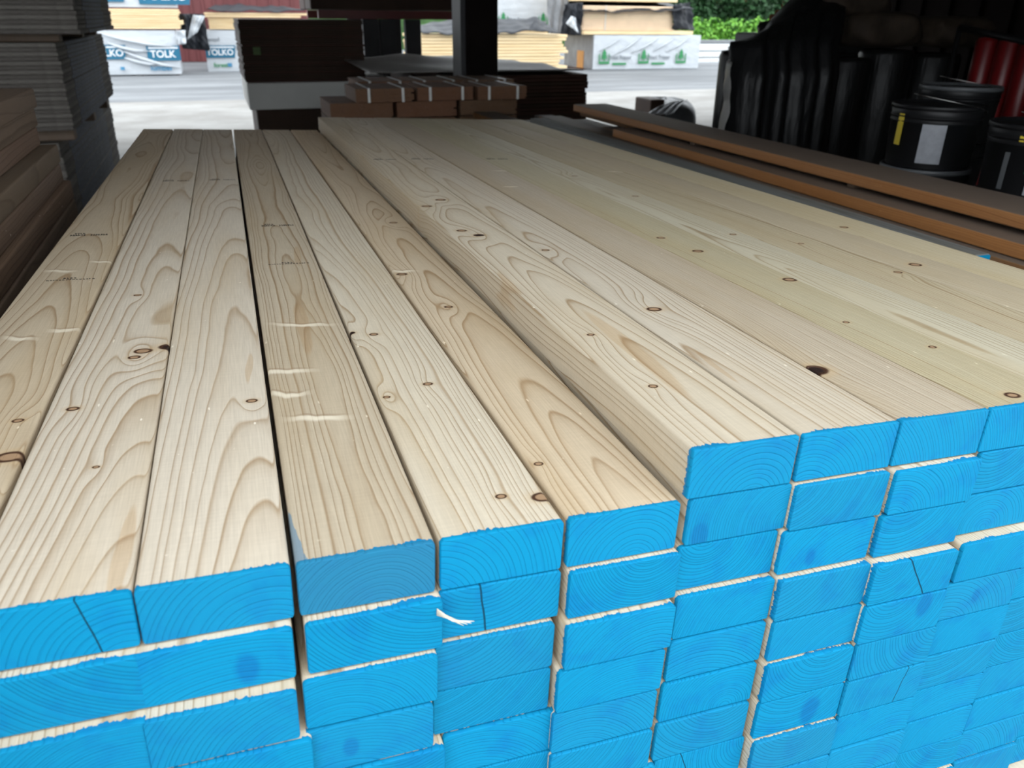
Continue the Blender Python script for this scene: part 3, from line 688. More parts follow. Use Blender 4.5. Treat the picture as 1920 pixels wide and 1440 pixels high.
# on the pile's far left top: carton and cedar offcuts
q = atY(1376, 64, 6.35); q3 = atY(1390, 40, 5.55); q.z = atY(1390, 64, 5.5).z
m_pk = plain('pink_carton', (.50, .34, .28), .85, .2)
pallet(q.x, q.x+1.1, 5.45, 6.4, G, G+.12, 'pallet under the grey block behind the black rolls')
o = MB().bbox((q.x+.01, 5.5, G+.121), (q.x+1.05, 6.35, q.z), .012).build('film_wrapped_block', m_greyp); tag(o, 'grey wrapped block on a pallet behind the black rolls', 'wrapped goods')
o = MB().bbox((q.x, 5.55, q.z+.001), (q.x+.6, 6.0, q3.z), .008).build('carton', m_pk); tag(o, 'dusky pink carton peeping out beside the bushes, on the grey block', 'carton')
rs = random.Random(3); zc = q3.z+.002
for k in range(9):
    x = q.x+.03+.055*k; o = MB().bbox((-.03, -.03, 0), (.03, .28, .045+.045*rs.random()+.03*min(k, 2)), .008).build('cedar_offcut', m_bark); o.location = (x+.03, 5.62, zc); o.rotation_euler = (0, 0, rs.uniform(-.12, .12))
    tag(o, 'reddish brown offcut lying on the pink carton', 'offcut', 'offcuts on the pink carton')

# ------------------------------------------------------------------ middle of the shed
m_post = plain('painted_post', (.022, .022, .025), .55, .4, var=.2, scale=6)
qa, qb = atY(866, 150, 5.6), atY(934, 150, 5.6)
t = empty('support_post', Matrix.Translation(((qa.x+qb.x)/2, 5.74, G)))
hw = (qb.x-qa.x)/2
MB().bbox((-hw*.72, -.14, .02), (hw, .14, ROOFZ-G), .01).build('post_shaft', m_dark, t)
MB().bbox((-hw, -.135, .02), (-hw*.725, .10, ROOFZ-G), .006).build('conduit_box', m_post, t)
MB().bbox((-hw-.04, -.2, 0), (hw+.04, .2, .02), .004).build('foot_plate', m_post, t)
tag(t, 'dark post standing in the middle behind the raised layer', 'post')
# brown stack to the right of the post, pale sheet thrown on top
m_brown = plain('brown_panel', (.045, .018, .012), .7, .3, var=.25, scale=3)
m_brown2 = plain('brown_panel_dark', (.034, .017, .010), .7, .3, var=.25, scale=3)
qa, qb = atY(838, 137, 6.2), atY(1101, 136, 6.2)
zt_ = qb.z-.012; z = G+.10; n = 24; th_ = (zt_-z)/n
for k in range(n):
    o = MB().bbox((0, 0, .0006), (qb.x-qa.x, 1.22, th_-.0010), .002).build('panel', m_brown if k % 3 else m_brown2); o.location = (qa.x+rnd.uniform(-.014, .014), 6.2+rnd.uniform(-.01, .01), z+k*th_)
    tag(o, 'dark brown panel in the stack right of the post', 'panel', 'panels right of the post')
for x in (qa.x+.1, qa.x+.6, qb.x-.2): tag(MB().bbox((x, 6.2, G), (x+.09, 7.4, G+.099), .004).build('bearer', m_fir, None, DEF), 'bearer under the dark brown panels', 'bearer', 'bearers under the brown panels')
m_tarpg = plain('grey_tarp', (.30, .29, .275), .6, .4, var=.08, scale=4)
x0, x1 = qa.x-.62, qb.x-.02
def fn(a, c_):
    x = x0+(x1-x0)*a; y = 6.25+2.3*c_
    return (x, y, zt_+.016+.018*math.sin(7*a+4*c_)*c_+.012*math.sin(17*a*c_+1) + .05*c_*(1-a))
o = MB().grid(fn, 30, 24).build('grey_sheet', m_tarpg); md = o.modifiers.new('t', 'SOLIDIFY'); md.thickness = .006; md.offset = 1
tag(o, 'pale grey sheet lying on the brown panels and the low stack behind the post', 'sheet')
o = MB().bbox((x0+.62, 7.50, G), (x1-.4, 8.5, zt_-.02), .01).build('low_stack', m_brown); tag(o, 'dark low stack behind the brown panels under the grey sheet', 'stack')
# shingle bundles
m_shg = timber('shingle', (.17, .105, .062), (.10, .058, .034), rough=.8, knots=False)
m_strap = plain('white_strap', (.60, .60, .58), .4)
def shingles(x, y, z, w_, h_, label, strap=True, d=.44, seed=0):
    t = empty('shingle_bundle', Matrix.Translation((x, y, z))); rs = random.Random(seed); b_ = MB(); n_ = max(4, int(h_/.010))
    for k in range(n_):
        xx = 0
        while xx < w_-.02:
            ww = min(rs.uniform(.07, .2), w_-xx); b_.bbox((xx+.001, rs.uniform(0, .008), h_*k/n_+.0005), (xx+ww-.001, d-rs.uniform(0, .02), h_*(k+1)/n_-.0008), .001); xx += ww
    b_.build('shingles', m_shg, t, dict(DEF, tone=(.9+.2*rs.random(), .85, .8)))
    if strap:
        for fx in (.22, .80): MB().bbox((w_*fx-.008, -.006, -.001), (w_*fx+.008, -.001, h_+.003), .001).bbox((w_*fx-.008, -.006, h_+.0005), (w_*fx+.008, d, h_+.003), .001).build('strap', m_strap, t)
    return tag(t, label, 'shingle bundle', 'cedar shingle bundles')
qa = atY(668, 193, 4.6); zB = qa.z; hB = .078
shingles(qa.x, 4.6, zB, .36, hB, 'leftmost of the white-strapped shingle bundles behind the raised layer', seed=1)
shingles(qa.x+.385, 4.62, zB, .36, hB, 'middle white-strapped shingle bundle behind the raised layer', seed=2)
shingles(qa.x+.77, 4.60, zB, .33, hB, 'white-strapped shingle bundle just left of the post', seed=3)
names = ['leftmost', 'middle', 'rightmost']
for j in range(3):
    shingles(qa.x+.1+.37*j, 5.10, zB+.004, .35, hB, 'shingle bundle in the back row of the top layer, %s' % names[j], seed=9+j)
lay = ['directly under the strapped ones', 'two layers under the strapped ones', 'three layers under the strapped ones', 'four layers under the strapped ones']
z = zB-.0005; kk = 0
while z-.1 > G+.08 and kk < 4:
    for j in range(3): shingles(qa.x-.15+.41*j, 4.66, z-.098, .385, .092, 'ragged dark shingle bundle %s, %s' % (lay[kk], names[j]), strap=False, d=.5, seed=20+kk*3+j)
    z -= .099; kk += 1
pallet(qa.x-.2, qa.x+1.12, 4.62, 5.60, G, G+.11, 'pallet under the shingle bundles')
o = MB().bbox((qa.x-.16, 4.7, G+.111), (qa.x+1.08, 5.58, z-.0005), .01).build('carton', m_brown); tag(o, 'brown box carrying the shingle bundles on their pallet', 'carton')
# back row stands on that box as well
o = MB().bbox((qa.x+.08, 5.17, z), (qa.x+1.2, 5.56, zB+.003), .01).build('carton', m_brown2); tag(o, 'dark box under the back row of shingle bundles', 'carton')
# dark boards over a pale block
qa, qb = atY(462, 155, 7.5), atY(684, 155, 7.5)
zt_, zm, zb2 = atY(570, 37, 7.5).z, atY(470, 155, 7.5).z, atY(480, 205, 7.5).z
n = 28; th_ = (zt_-zm)/n
for k in range(n):
    o = MB().bbox((0, 0, .0006), (qb.x-qa.x+.02, 1.22, th_-.001), .002).build('panel', m_brown2 if k % 4 else m_brown); o.location = (qa.x+rnd.uniform(-.012, .004)+.0*k, 7.5+rnd.uniform(-.008, .008), zm+.001+k*th_)
    tag(o, 'nearly black panel in the stack resting on the pale grey block', 'panel', 'panels on the pale block')
o = MB().bbox((atY(474, 92, 7.5).x, 7.478, atY(474, 103, 7.5).z), (atY(488, 92, 7.5).x, 7.486, atY(474, 88, 7.5).z), .001).build('price_tag', plain('green_tag', (.06, .10, .03), .7)); tag(o, 'small green tag at the left end of the nearly black panels', 'tag')
m_pale = plain('pale_gypsum', (.60, .60, .575), .75, .3, var=.06, scale=2)
o = MB().bbox((qa.x, 7.44, zb2), (qb.x+.3, 8.7, zm), .006).build('gypsum_block', m_pale); tag(o, 'pale grey block of plasterboard under the nearly black panels', 'plasterboard')
o = MB().bbox((atY(483, 220, 7.5).x, 7.55, G), (qb.x+.2, 8.6, zb2-.001), .01).build('dark_crate', m_brown2); tag(o, 'dark crate carrying the pale grey block', 'crate')
# rack with its load
rack = empty('storage_rack', Matrix.Translation((1.7, 8.8, G)))
hz = atY(700, 36, 8.8).z-G
for u in (697, 728, 775):
    q = atY(u, 100, 8.8); MB().bbox((q.x-1.7-.085, -.05, 0), (q.x-1.7+.085, .05, hz), .005).build('upright', m_post, rack)
    MB().bbox((q.x-1.7-.085, .95, 0), (q.x-1.7+.085, 1.05, hz), .005).build('upright', m_post, rack)
xa, xb = atY(578, 30, 8.8).x-1.7, atY(866, 30, 8.8).x-1.7
for y in (-.04, .96): MB().bbox((xa+.1, y, hz+.001), (xb, y+.07, hz+.085), .004).build('beam', plain('rack_red', (.10, .012, .010), .5), rack)
tag(rack, 'steel rack standing behind the nearly black panels, red beams', 'rack')
for k in range(2):
    y = 8.7+.55*k; z0 = G+hz+.087
    o = MB().bbox((xa+1.7+.02, y, z0), (xb+1.7-.05, y+.5, z0+.55), .01).build('dark_pack', m_brown if k else m_brown2); tag(o, 'dark lumber pack lying %s on the rack' % ('at the back' if k else 'in front'), 'lumber pack')
# pieces near the far opening: block and crumpled film
m_clear = plain('crumpled_film', (.50, .52, .54), .22, .8, var=.5, scale=14, bump=1.0)
qa = atY(1246, 216, 7.9)
o = MB().bbox((atY(1220, 200, 8.3).x, 8.3, G), (atY(1246, 200, 8.3).x, 8.7, atY(1220, 187, 8.3).z), .01).build('timber_block', m_brown2); tag(o, 'short dark upright timber block by the crumpled film', 'block')
xa, xb = atY(1243, 200, 8.2).x, atY(1338, 200, 8.2).x; zt2 = atY(1290, 192, 8.2).z
b = MB()
def fn(a, c_):
    th_ = 2*math.pi*a; ph = math.pi/2*c_; cc = math.cos(ph)**.5 if c_ < 1 else 0
    return ((xb-xa)/2*cc*math.copysign(abs(math.cos(th_))**.7, math.cos(th_)), .45*cc*math.sin(th_), (zt2-G)*math.sin(ph)**.7*(1+.04*math.sin(7*th_)))
o = b.grid(fn, 32, 12).build('covered_heap', m_greyp); o.location = ((xa+xb)/2, 8.75, G); tag(o, 'dark covered heap on the slab near the far opening', 'heap')
A = atY(1212, 214, 8.15); B_ = atY(1262, 214, 8.15); D_ = atY(1290, 187, 8.35); E_ = atY(1262, 190, 8.35)
b = MB(); rs = random.Random(9)
def fn(a, c_):
    q_ = A.lerp(B_, a).lerp(E_.lerp(D_, a), c_); n_ = math.sin(a*22)*.5+math.sin(a*41+c_*3)*.3
    return q_+Vector((0, -.035*n_, .012*n_+.02*math.sin(c_*3.1)))
o = b.grid(fn, 44, 16).build('crumpled_film', m_clear); md = o.modifiers.new('t', 'SOLIDIFY'); md.thickness = .004; tag(o, 'shiny crumpled clear film against the covered heap', 'plastic film')

# ------------------------------------------------------------------ the yard
m_wrap = NT('white_wrap'); p = m_wrap.obj(); nn = m_wrap.noise(m_wrap.vm('MULTIPLY', p, (2.2, 2, 3.5)), 1.6, 3, .5)[0]; m_wrap.bump(nn, .6, .05); m_wrap = m_wrap.done((.50, .53, .56), .4, .5)
m_lum = NT('fresh_lumber'); p = m_lum.obj(); x, y, z = m_lum.sep(p); nn = m_lum.noise(m_lum.vm('MULTIPLY', p, (1.2, 1.2, 30)), 1.0, 2)[0]
m_lum = m_lum.done(m_lum.ramp(nn, [(.3, (.72, .52, .28)), (.7, (.84, .67, .42))]), .7, .3)
m_lum2 = plain('fresh_lumber_pink', (.82, .62, .43), .7, .3, var=.08, scale=3)
m_teal = plain('teal_print', (.008, .12, .21), .5); m_wht = plain('white_print', (.72, .74, .76), .5); m_grn = plain('green_print', (.02, .22, .07), .5); m_gry = plain('grey_print', (.16, .18, .20), .5); m_blu = plain('blue_print', (.05, .22, .38), .5)
m_tarp = plain('black_tarp', (.016, .018, .023), .55, .25, var=.3, scale=3)
RX = Matrix.Rotation(math.pi/2, 4, 'X')
def wrapped(u0, u1, vt, vb, y, depth, label, name='wrapped_lumber_pack'):
    a, b_, t_ = atY(u0, vb, y), atY(u1, vb, y), atY((u0+u1)/2, vt, y)
    z0 = atY((u0+u1)/2, vb, y).z; W_, H_ = b_.x-a.x, t_.z-z0
    t = empty(name, Matrix.Translation((a.x, y, z0)))
    b2 = MB(); N_ = 26
    def face(a_, c_, s=1):
        dx = math.sin(c_*9+a_*7)*.010*H_+math.sin(a_*23+c_*13)*.006
        return (W_*a_, -.004+dx*math.sin(math.pi*a_)*math.sin(math.pi*c_), H_*c_)
    b2.grid(face, N_, 10)
    b2.add([(0, 0, 0), (W_, 0, 0), (W_, depth, 0), (0, depth, 0), (0, 0, H_), (W_, 0, H_), (W_, depth, H_), (0, depth, H_)], [(0, 3, 2, 1), (4, 5, 6, 7), (1, 2, 6, 5), (2, 3, 7, 6), (3, 0, 4, 7), (0, 1, 5, 4)])
    b2.build('wrap', m_wrap, t)
    tag(t, label, 'lumber pack'); return t, W_, H_
def lumber(u0, u1, vt, vb, y, depth, n, label, mat=None, jag=.012, left=None, straps=()):
    a, b_ = atY(u0, vb, y), atY(u1, vb, y); z0, z1 = atY((u0+u1)/2, vb, y).z, atY((u0+u1)/2, vt, y).z
    rs = random.Random(int(u0+vt)); t = empty('lumber_pack', Matrix.Translation((a.x, y, z0))); W_, H_ = b_.x-a.x, z1-z0; c_ = MB()
    for k in range(n):
        j = rs.uniform(-jag, jag)*4
        c_.bbox((rs.uniform(-jag, jag), rs.uniform(0, .02), H_*k/n+.001), (W_+j, depth, H_*(k+1)/n-.007), .006)
    c_.build('boards', mat or m_lum, t)
    for f in straps: MB().bbox((W_*f-.012, -.012, 0), (W_*f+.012, -.002, H_+.004), .001).build('strap', m_strap, t)
    return tag(t, label, 'lumber pack')
def bearers(u0, u1, y, depth, z1, lab, n=3):
    a, b_ = atY(u0, 130, y).x, atY(u1, 130, y).x
    for k in range(n):
        x = a+(b_-a-.1)*k/(n-1); tag(MB().bbox((x, y+.02, G-.01), (x+.1, y+depth-.1, z1), .006).build('bearer', m_brown, None), lab, 'bearer', lab)
def tolko(parent, x, z, h, y=-.03, body='TOLKO', sl=.12, wf=2.55):
    w_ = h*wf; b_ = MB(); d = .006
    pts = [(0, 0), (w_-h*sl*1.3, 0), (w_, h), (0-h*.0, h)]
    vs = [(px, 0, pz) for px, pz in pts]+[(px, d, pz) for px, pz in pts]
    b_.add(vs, [(0, 1, 2, 3), (7, 6, 5, 4), (0, 4, 5, 1), (1, 5, 6, 2), (2, 6, 7, 3), (3, 7, 4, 0)])
    sg = b_.build('printed_sign', m_teal, parent); sg.location = (x, y, z)
    MB().box((h*.12, -.004, h*.80), (w_-h*.12, 0, h*.90)).build('print_stripe', m_wht, sg)
    text_obj('lettering', body, h*.66, m_wht, sg, Matrix.Translation((w_*.47, -.006, h*.42)) @ RX)
    return sg
# pack A (left), with lumber and another wrapped pack above
zA = atY(280, 140, 19.6).z
tA, W_, H_ = wrapped(150, 341, 57, 140, 19.6, 1.2, 'white wrapped lumber pack with teal signs beside the sheet stacks')
px = lambda u, y=19.6: atY(u, 100, y).x-tA.location.x
pz = lambda v, y=19.6, u=280: atY(u, v, y).z-zA
hs = pz(86)-pz(114)
tolko(tA, px(276), pz(114), hs, -.05, 'TOLK', .0, 2.25)
tolko(tA, px(240)-hs*2.55+.02, pz(111), hs*.95, -.05)
text_obj('printed_words', 'lumber', .16, m_blu, tA, Matrix.Translation((px(299), -.05, pz(128))) @ RX)
MB().bbox((px(221), -.052, pz(131)), (px(229), -.046, pz(125)), .001).build('print_block', m_blu, tA)
# loose folds across the front
for k, (ua, va, ub, vb_) in enumerate(((192, 62, 330, 88), (205, 80, 280, 96), (232, 96, 335, 128), (232, 108, 300, 120))):
    p0, p1 = Vector((px(ua), -.055, pz(va))), Vector((px(ub), -.055, pz(vb_)))
    MB().tube([p0, p0.lerp(p1, .3)+Vector((0, -.01, -.04)), p0.lerp(p1, .65)+Vector((0, -.012, -.05)), p1], [.012, .035, .035, .008], 8).build('wrap_fold', m_wrap, tA)
bearers(190, 336, 19.6, 1.2, zA-.002, 'bearer under the left white wrapped pack')
lumber(150, 341, 16, 54, 19.62, 1.2, 9, 'yellow lumber pack lying on the left white wrapped pack')
tA2, W2, H2 = wrapped(150, 331, -70, 13.5, 19.7, 1.2, 'upper white wrapped pack with teal signs, cut off by the top of the photo')
zz = atY(240, 13, 19.7).z-tA2.location.z; tolko(tA2, atY(262, 10, 19.7).x-tA2.location.x, .06, .42, -.05); tolko(tA2, atY(190, 10, 19.7).x-tA2.location.x-.55, .10, .42, -.05)
# pack B
yB = 20.8; tB, W_, H_ = wrapped(391, 560, 57, 134, yB, 1.2, 'white wrapped lumber pack with a teal sign right of the gap')
zB_ = tB.location.z; bx = lambda u: atY(u, 100, yB).x-tB.location.x; bz = lambda v: atY(430, v, yB).z-zB_
hs = bz(85)-bz(108); tolko(tB, bx(443)-hs*2.55, bz(108), hs, -.04)
text_obj('printed_words', 'forest', .13, m_grn, tB, Matrix.Translation((bx(411), -.04, bz(122))) @ RX); MB().bbox((bx(424), -.04, bz(125)), (bx(432), -.034, bz(118)), .001).build('print_block', m_blu, tB)
text_obj('printed_words', 'wood', .11, m_gry, tB, Matrix.Translation((bx(404), -.04, bz(74))) @ RX)
bearers(396, 555, yB, 1.2, zB_-.002, 'bearer under the right white wrapped pack')
lumber(393, 455, 33, 55, yB, 1.2, 6, 'short yellow lumber pack lying on the pack right of the gap')
lumber(456.5, 560, 34, 55, yB+.05, 1.2, 5, 'yellow lumber pack hidden mostly by the nearly black panels')
lumber(382, 573, 23.5, 33, yB-.05, 1.3, 2, 'long thin layer of yellow boards under a dark tarp', jag=.03)
A = atY(388, 22, yB-.05); B2 = atY(574, 22, yB-.05)
drape('black_tarp', m_tarp, [(A.x, yB-.1, A.z+.02), (B2.x, yB-.1, B2.z+.02), (B2.x-.2, yB+1.1, B2.z+.10), (A.x+.2, yB+1.1, A.z+.16)], 40, 10, .035, 4, 'dark tarp lying over the long yellow boards', 'tarp', .01, 14)
# black film bunched in the gap
A, B2 = atY(343, 92, 20.2), atY(392, 92, 20.2); zt3 = atY(365, 26, 20.2).z
drape('black_film_sheet', m_tarp, [(A.x, 20.4, A.z), (B2.x, 20.5, A.z-.05), (B2.x, 20.5, zt3), (A.x, 20.4, zt3)], 30, 24, .10, 6, 'black film hanging bunched in the gap between the wrapped packs', 'plastic film', .01, 9)
A, B2 = atY(352, 74, 19.9), atY(370, 60, 19.9); C1, D1 = atY(384, 30, 19.9), atY(362, 28, 19.9)
drape('white_film_flap', m_wrap, [A, B2, C1, D1], 14, 14, .07, 12, 'white and blue torn film flap in front of the black film', 'plastic film', .01, 8)
drape('white_film_flap', m_wrap, [atY(333, 84, 19.55), atY(350, 82, 19.5), atY(346, 57, 19.55), atY(330, 57, 19.55)], 12, 12, .06, 13, 'bulging torn wrap at the right end of the left white pack', 'plastic film', .01, 7)
# red metal building and green ground behind
m_redb = NT('red_siding'); p = m_redb.obj(); x, y, z = m_redb.sep(p); c = m_redb.ramp(m_redb.noise(m_redb.vm('MULTIPLY', p, (1, 1, .3)), 2, 3)[0], [(.3, (.115, .030, .032)), (.7, (.155, .042, .042))]); m_redb = m_redb.done(c, .5, .4)
xa, xb = atY(150, 0, 25).x, atY(575, 0, 25).x
t = empty('red_building', Matrix.Translation((xa, 25, G))); b = MB().box((0, .05, 0), (xb-xa, 5, 4.2))
k = 0
while k*.30 < xb-xa-.1: b.box((k*.30, 0, 0), (k*.30+.045, .05, 4.2)); k += 1
b.build('siding', m_redb, t); MB().box((-.3, -.4, 4.201), (xb-xa+.3, 5.4, 4.35)).build('roof', m_roof, t); tag(t, 'dark red metal-sided building behind the white wrapped packs', 'building')
# middle pack of fresh lumber with a dark tarp
yC = 17.6
lumber(784, 1056, 64, 136, yC, 1.3, 12, 'big yellow lumber pack seen on both sides of the post', jag=.03)
a_ = atY(790, 62, yC); b_ = atY(1060, 62, yC)
drape('black_tarp', m_tarp, [(a_.x, yC-.10, a_.z-.0), (b_.x-.15, yC-.10, b_.z+.03), (b_.x-.3, yC+1.1, b_.z+.30), (a_.x, yC+1.1, a_.z+.18)], 60, 12, .045, 21, 'dark tarp lying over the big yellow pack behind the post', 'tarp', .012, 17)
# peak of tarp and its pale underside
pk = atY(1005, 38, yC+.4); 
drape('tarp_fold', m_tarp, [atY(990, 55, yC), atY(1030, 62, yC-.1), atY(1012, 42, yC+.4), atY(1003, 36, yC+.4)], 10, 10, .03, 5, 'pointed fold of dark tarp in front of the tree signs', 'tarp', .012, 5)
bearers(800, 1050, yC, 1.2, atY(920, 136, yC).z-.002, 'bearer under the big yellow pack behind the post')
def tree_sign(parent, x, z, h, y, words=True):
    s_ = empty('logo_tmp'); bpy.data.objects.remove(s_)
    t = h; b_ = MB(); d = .005; w2 = h*.42
    def poly(pts, m_, nm, par, dy=0):
        bb = MB(); n_ = len(pts); vs = [(px_, -dy, pz_) for px_, pz_ in pts]+[(px_, d-dy, pz_) for px_, pz_ in pts]
        fs = [tuple(range(n_)), tuple(reversed(range(n_, 2*n_)))]+[(i, i+n_, (i+1) % n_+n_, (i+1) % n_) for i in range(n_)]
        return bb.add(vs, fs).build(nm, m_, par)
    sg = poly([(-w2, 0), (w2, 0), (w2, h*.62), (w2*.8, h*.70), (w2*.8, h*.16), (-w2*.8, h*.16), (-w2*.8, h*.70), (-w2, h*.62)], m_grn, 'tree_emblem', parent); sg.location = (x, y, z)
    poly([(-.05*h, .2*h), (.05*h, .2*h), (.05*h, .36*h), (.30*h, .30*h), (.10*h, .50*h), (.25*h, .46*h), (.09*h, .68*h), (.19*h, .66*h), (0, .98*h), (-.19*h, .66*h), (-.09*h, .68*h), (-.25*h, .46*h), (-.10*h, .50*h), (-.30*h, .30*h), (-.05*h, .36*h)], m_grn, 'tree_mark', sg, .004)
    if words:
        text_obj('lettering', 'West Fraser', h*.37, m_gry, sg, Matrix.Translation((h*1.22, -.004, h*.42)) @ RX)
        bar = MB().box((-h*.55, 0, -h*.07), (h*.55, d, h*.07)).build('green_bar', m_grn, sg); bar.location = (h*1.22, 0, 0)
    return sg
tC, W_, H_ = wrapped(925, 1028, -80, 52, 21.6, 1.2, 'white wrapped pack with green tree signs just right of the post')
cz = lambda v: atY(980, v, 21.6).z-tC.location.z; cx = lambda u: atY(u, 20, 21.6).x-tC.location.x
for u in (943, 1018): tree_sign(tC, cx(u), cz(47), cz(22)-cz(47), -.04, u < 1000)
o = MB().bbox((atY(925, 90, 21.6).x, 21.65, G-.01), (atY(1028, 90, 21.6).x, 22.6, tC.location.z-.002), .01).build('lumber_pack', m_lum); tag(o, 'yellow lumber under the white wrapped pack right of the post', 'lumber pack')
# pack D at the right
yD = 19.6; tD, W_, H_ = wrapped(1111, 1308, 66, 129, yD, 1.9, 'long white wrapped pack with three green tree signs at the right of the yard')
zD = tD.location.z; dx_ = lambda u: atY(u, 100, yD).x-tD.location.x; dz = lambda v: atY(1210, v, yD).z-zD
for u, wd in ((1132, True), (1206, True), (1276, False)): tree_sign(tD, dx_(u), dz(119), dz(91)-dz(119), -.045, wd)
m_grwrap = plain('grey_wrap', (.22, .23, .245), .4, .5, var=.25, scale=3, bump=.5)
MB().bbox((-.014, .02, H_*.02), (-.004, 1.85, H_*.98), .001).build('end_wrap', m_grwrap, tD)
MB().bbox((-.035, .55, 0), (-.016, .95, H_*.52), .002).build('end_board', plain('orange_board', (.55, .27, .09), .7), tD)
for k, (ua, va, ub, vb_) in enumerate(((1122, 96, 1160, 72), (1150, 104, 1200, 70), (1182, 100, 1232, 72), (1222, 96, 1262, 71), (1248, 98, 1290, 70))):
    p0, p1 = Vector((dx_(ua), -.02, dz(va))), Vector((dx_(ub), -.02, dz(vb_)))
    MB().tube([p0, p0.lerp(p1, .5)+Vector((.02, -.02, 0)), p1], [.006, .030, .006], 8).build('wrap_fold', m_wrap, tD)
bearers(1090, 1270, yD, 1.9, zD-.002, 'bearer under the long white wrapped pack')
o = MB().bbox((atY(1090, 130, yD).x, yD+.3, G), (atY(1262, 130, yD).x, yD+1.5, zD-.02), .01).build('dunnage', m_brown); 
tag(o, 'dark timber lying between the bearers of the long white wrapped pack', 'timber')
lumber(1094, 1303, 57.5, 65, yD+.0, 1.8, 1, 'layer of long yellow boards on the long white wrapped pack', jag=.02)
lumber(1094, 1262, 11, 57, yD+.05, 1.7, 12, 'pinkish lumber pack with a white strap on the long white wrapped pack', mat=m_lum2, straps=(.23,))
lumber(1090, 1268, -60, 3, yD+.1, 1.7, 6, 'yellow lumber at the very top of the photo on the right pack')
a_, b_ = atY(1085, 9, yD), atY(1296, 10, yD)
drape('black_tarp', m_tarp, [(a_.x, yD-.16, a_.z-.16), (b_.x, yD-.16, b_.z-.10), (b_.x, yD+1.6, b_.z+.10), (a_.x, yD+1.6, a_.z+.1)], 60, 16, .04, 31, 'dark tarp between the pinkish and the topmost yellow lumber', 'tarp', .012, 15)
drape('black_tarp', m_tarp, [atY(1264, 55, yD-.05), atY(1304, 57, yD+.3), atY(1292, 5, yD+.3), atY(1262, 8, yD-.05)], 16, 20, .08, 33, 'dark tarp end hanging at the right of the pinkish lumber', 'tarp', .012, 8)
drape('black_tarp', m_tarp, [atY(1052, 66, yD-.1), atY(1092, 66, yD-.1), atY(1092, 4, yD-.1), atY(1060, 8, yD-.1)], 20, 20, .10, 35, 'dark tarp end hanging at the left of the pinkish lumber', 'tarp', .012, 8)
drape('grey_film_sheet', m_grwrap, [atY(1028, 66, 20.5), atY(1062, 66, 20.5), atY(1070, -20, 20.5), atY(1026, -20, 20.5)], 20, 20, .06, 36, 'grey film hanging between the tree-sign pack and the right pack', 'plastic film', .012, 8)
drape('white_film_flap', m_wrap, [atY(1062, 44, yD-.3), atY(1084, 62, yD-.3), atY(1080, 34, yD-.3), atY(1072, 30, yD-.3)], 12, 12, .05, 37, 'small silvery flap left of the pinkish lumber', 'plastic film', .012, 6)
# white rails, bushes, trees
yR = 22.5; m_rail = plain('white_board', (.70, .73, .74), .5)
xa, xb = atY(1296, 100, yR).x, atY(1480, 100, yR).x
for k, (v0, v1) in enumerate(((95, 84), (107, 97), (118, 109))):
    o = MB().bbox((xa, yR, atY(1330, v0, yR).z), (xb, yR+.5, atY(1330, v1, yR).z), .01).build('white_beam', m_rail); tag(o, 'long white beam lying beyond the right pack, %s of three' % ['uppermost', 'middle', 'lowest'][k], 'beam')
for k in range(3):
    x = xa+.15+(xb-xa-.4)*k/2
    for (z0, z1) in ((G-.01, atY(1330, 118, yR).z-.001), (atY(1330, 109, yR).z+.001, atY(1330, 107, yR).z-.001), (atY(1330, 97, yR).z+.001, atY(1330, 95, yR).z-.001)):
        tag(MB().box((x, yR+.03, z0), (x+.08, yR+.47, z1)).build('spacer_block', m_brown), 'spacer between the white beams beyond the right pack', 'spacer', 'spacers of the white beams')
m_gr2 = plain('grey_rail', (.17, .18, .19), .5)
o = MB().bbox((xa-2, yR+1.0, G-.01), (xb+2, yR+1.15, atY(1330, 75, yR+1).z), .02).build('low_grey_wall', m_gr2); tag(o, 'low grey barrier between the white beams and the bushes', 'barrier')
def leaf_mat(name, a, b_, c_):
    s = NT(name); n_ = s.noise(s.obj(), 3.0, 3)[0]; r_ = s.n.new('ShaderNodeObjectInfo').outputs['Random']
    g_ = s.n.new('ShaderNodeNewGeometry').outputs['Random Per Island']
    s.b.inputs['Transmission Weight'].default_value = 0.0
    return s.done(s.ramp(s.math('ADD', s.math('MULTIPLY', g_, .7), s.math('MULTIPLY', n_, .4)), [(.15, a), (.5, b_), (.9, c_)]), .6, .3)
m_leaf = leaf_mat('bush_leaf', (.035, .12, .012), (.09, .27, .02), (.19, .42, .05))
m_leafd = leaf_mat('tree_leaf', (.006, .022, .006), (.014, .050, .014), (.03, .09, .03))
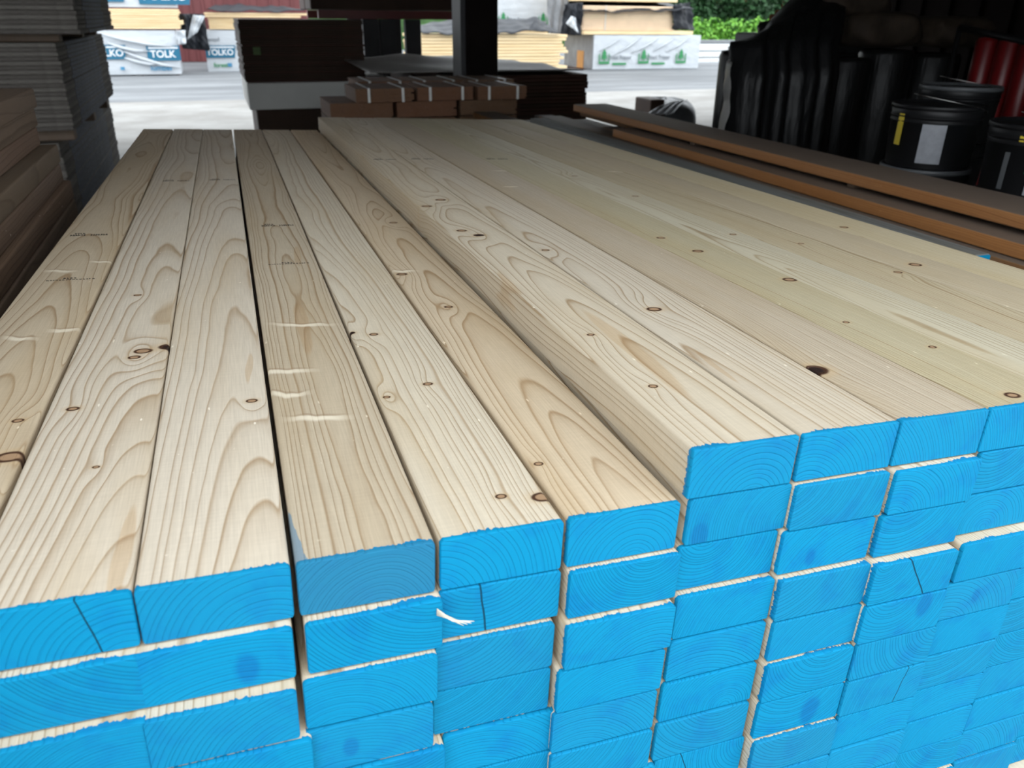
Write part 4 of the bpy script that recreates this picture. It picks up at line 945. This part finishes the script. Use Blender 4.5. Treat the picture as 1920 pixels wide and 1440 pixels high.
def foliage(name, blobs, n_, size, mat, label, cat, seed, group=None):
    rs = random.Random(seed); b_ = MB()
    for _ in range(n_):
        cx_, cy_, cz_, rx, ry, rz_ = rs.choice(blobs)
        while True:
            v_ = Vector((rs.uniform(-1, 1), rs.uniform(-1, 1), rs.uniform(-1, 1)))
            if .55 < v_.length < 1: break
        c0_ = Vector((cx_+rx*v_.x, cy_+ry*v_.y, max(G, cz_+rz_*v_.z)))
        a_ = Vector((rs.uniform(-1, 1), rs.uniform(-1, 1), rs.uniform(-.8, .4))).normalized(); n__ = (v_+Vector((rs.uniform(-.6, .6), rs.uniform(-.6, .6), rs.uniform(-.2, .9)))).normalized()
        w_ = a_.cross(n__).normalized(); s_ = size*rs.uniform(.6, 1.3)
        b_.add([c0_, c0_+a_*s_*.5+w_*s_*.28, c0_+a_*s_-n__*s_*.15, c0_+a_*s_*.5-w_*s_*.28], [(0, 1, 2, 3)])
    t = empty(name, Matrix.Identity(4)); t.location = (blobs[0][0], blobs[0][1], G)
    o = b_.build('foliage', mat, t); o.location = (-blobs[0][0], -blobs[0][1], -G)
    MB().tube([(0, 0, -.05), (.03, 0, .4), (0, .03, (blobs[0][2]-G))], [.07, .05, .03], 8).build('stem', m_bark, t)
    return tag(t, label, cat, group)
bp = []
lab = ['bright green bush just right of the hanging tarp', 'bright green bush above the white beams, in the middle', 'bright green bush beside the pink carton', 'bright green bush mostly hidden by the black rolls']
for k, u in enumerate((1300, 1338, 1374, 1420)):
    q = atY(u, 52, 26+.4*(k % 2)); foliage('bush', [(q.x, q.y, q.z-.25, .62, .6, .62), (q.x+.35, q.y-.2, q.z-.6, .6, .6, .6), (q.x-.3, q.y+.1, q.z-.9, .6, .6, .7)], 2600, .15, m_leaf, lab[k], 'bush', 50+k)
lab = ['dark tree behind the bushes, on the left', 'dark tree behind the bushes, in the middle', 'dark tree behind the bushes, on the right', 'dark tree behind the bushes, farthest right']
for k, u in enumerate((1285, 1345, 1400, 1470)):
    q = atY(u, -10, 30+.6*(k % 2)); foliage('tree', [(q.x, q.y, q.z+.2, 1.2, 1.0, 1.6), (q.x+.5, q.y, q.z-1.3, 1.2, 1.0, 1.3), (q.x-.4, q.y, q.z+1.4, 1.1, 1., 1.3)], 5200, .22, m_leafd, lab[k], 'tree', 70+k)
m_hill = plain('grassy_bank', (.03, .07, .02), .9, .2, var=.5, scale=3, bump=.5)
b = MB()
def fn(a, c_): return (-6+50*a, 33+6*c_, G-.1+4.6*c_**.7+.3*math.sin(a*40)*c_)
struct(MB().grid(fn, 60, 10), 'wooded_bank', m_hill)
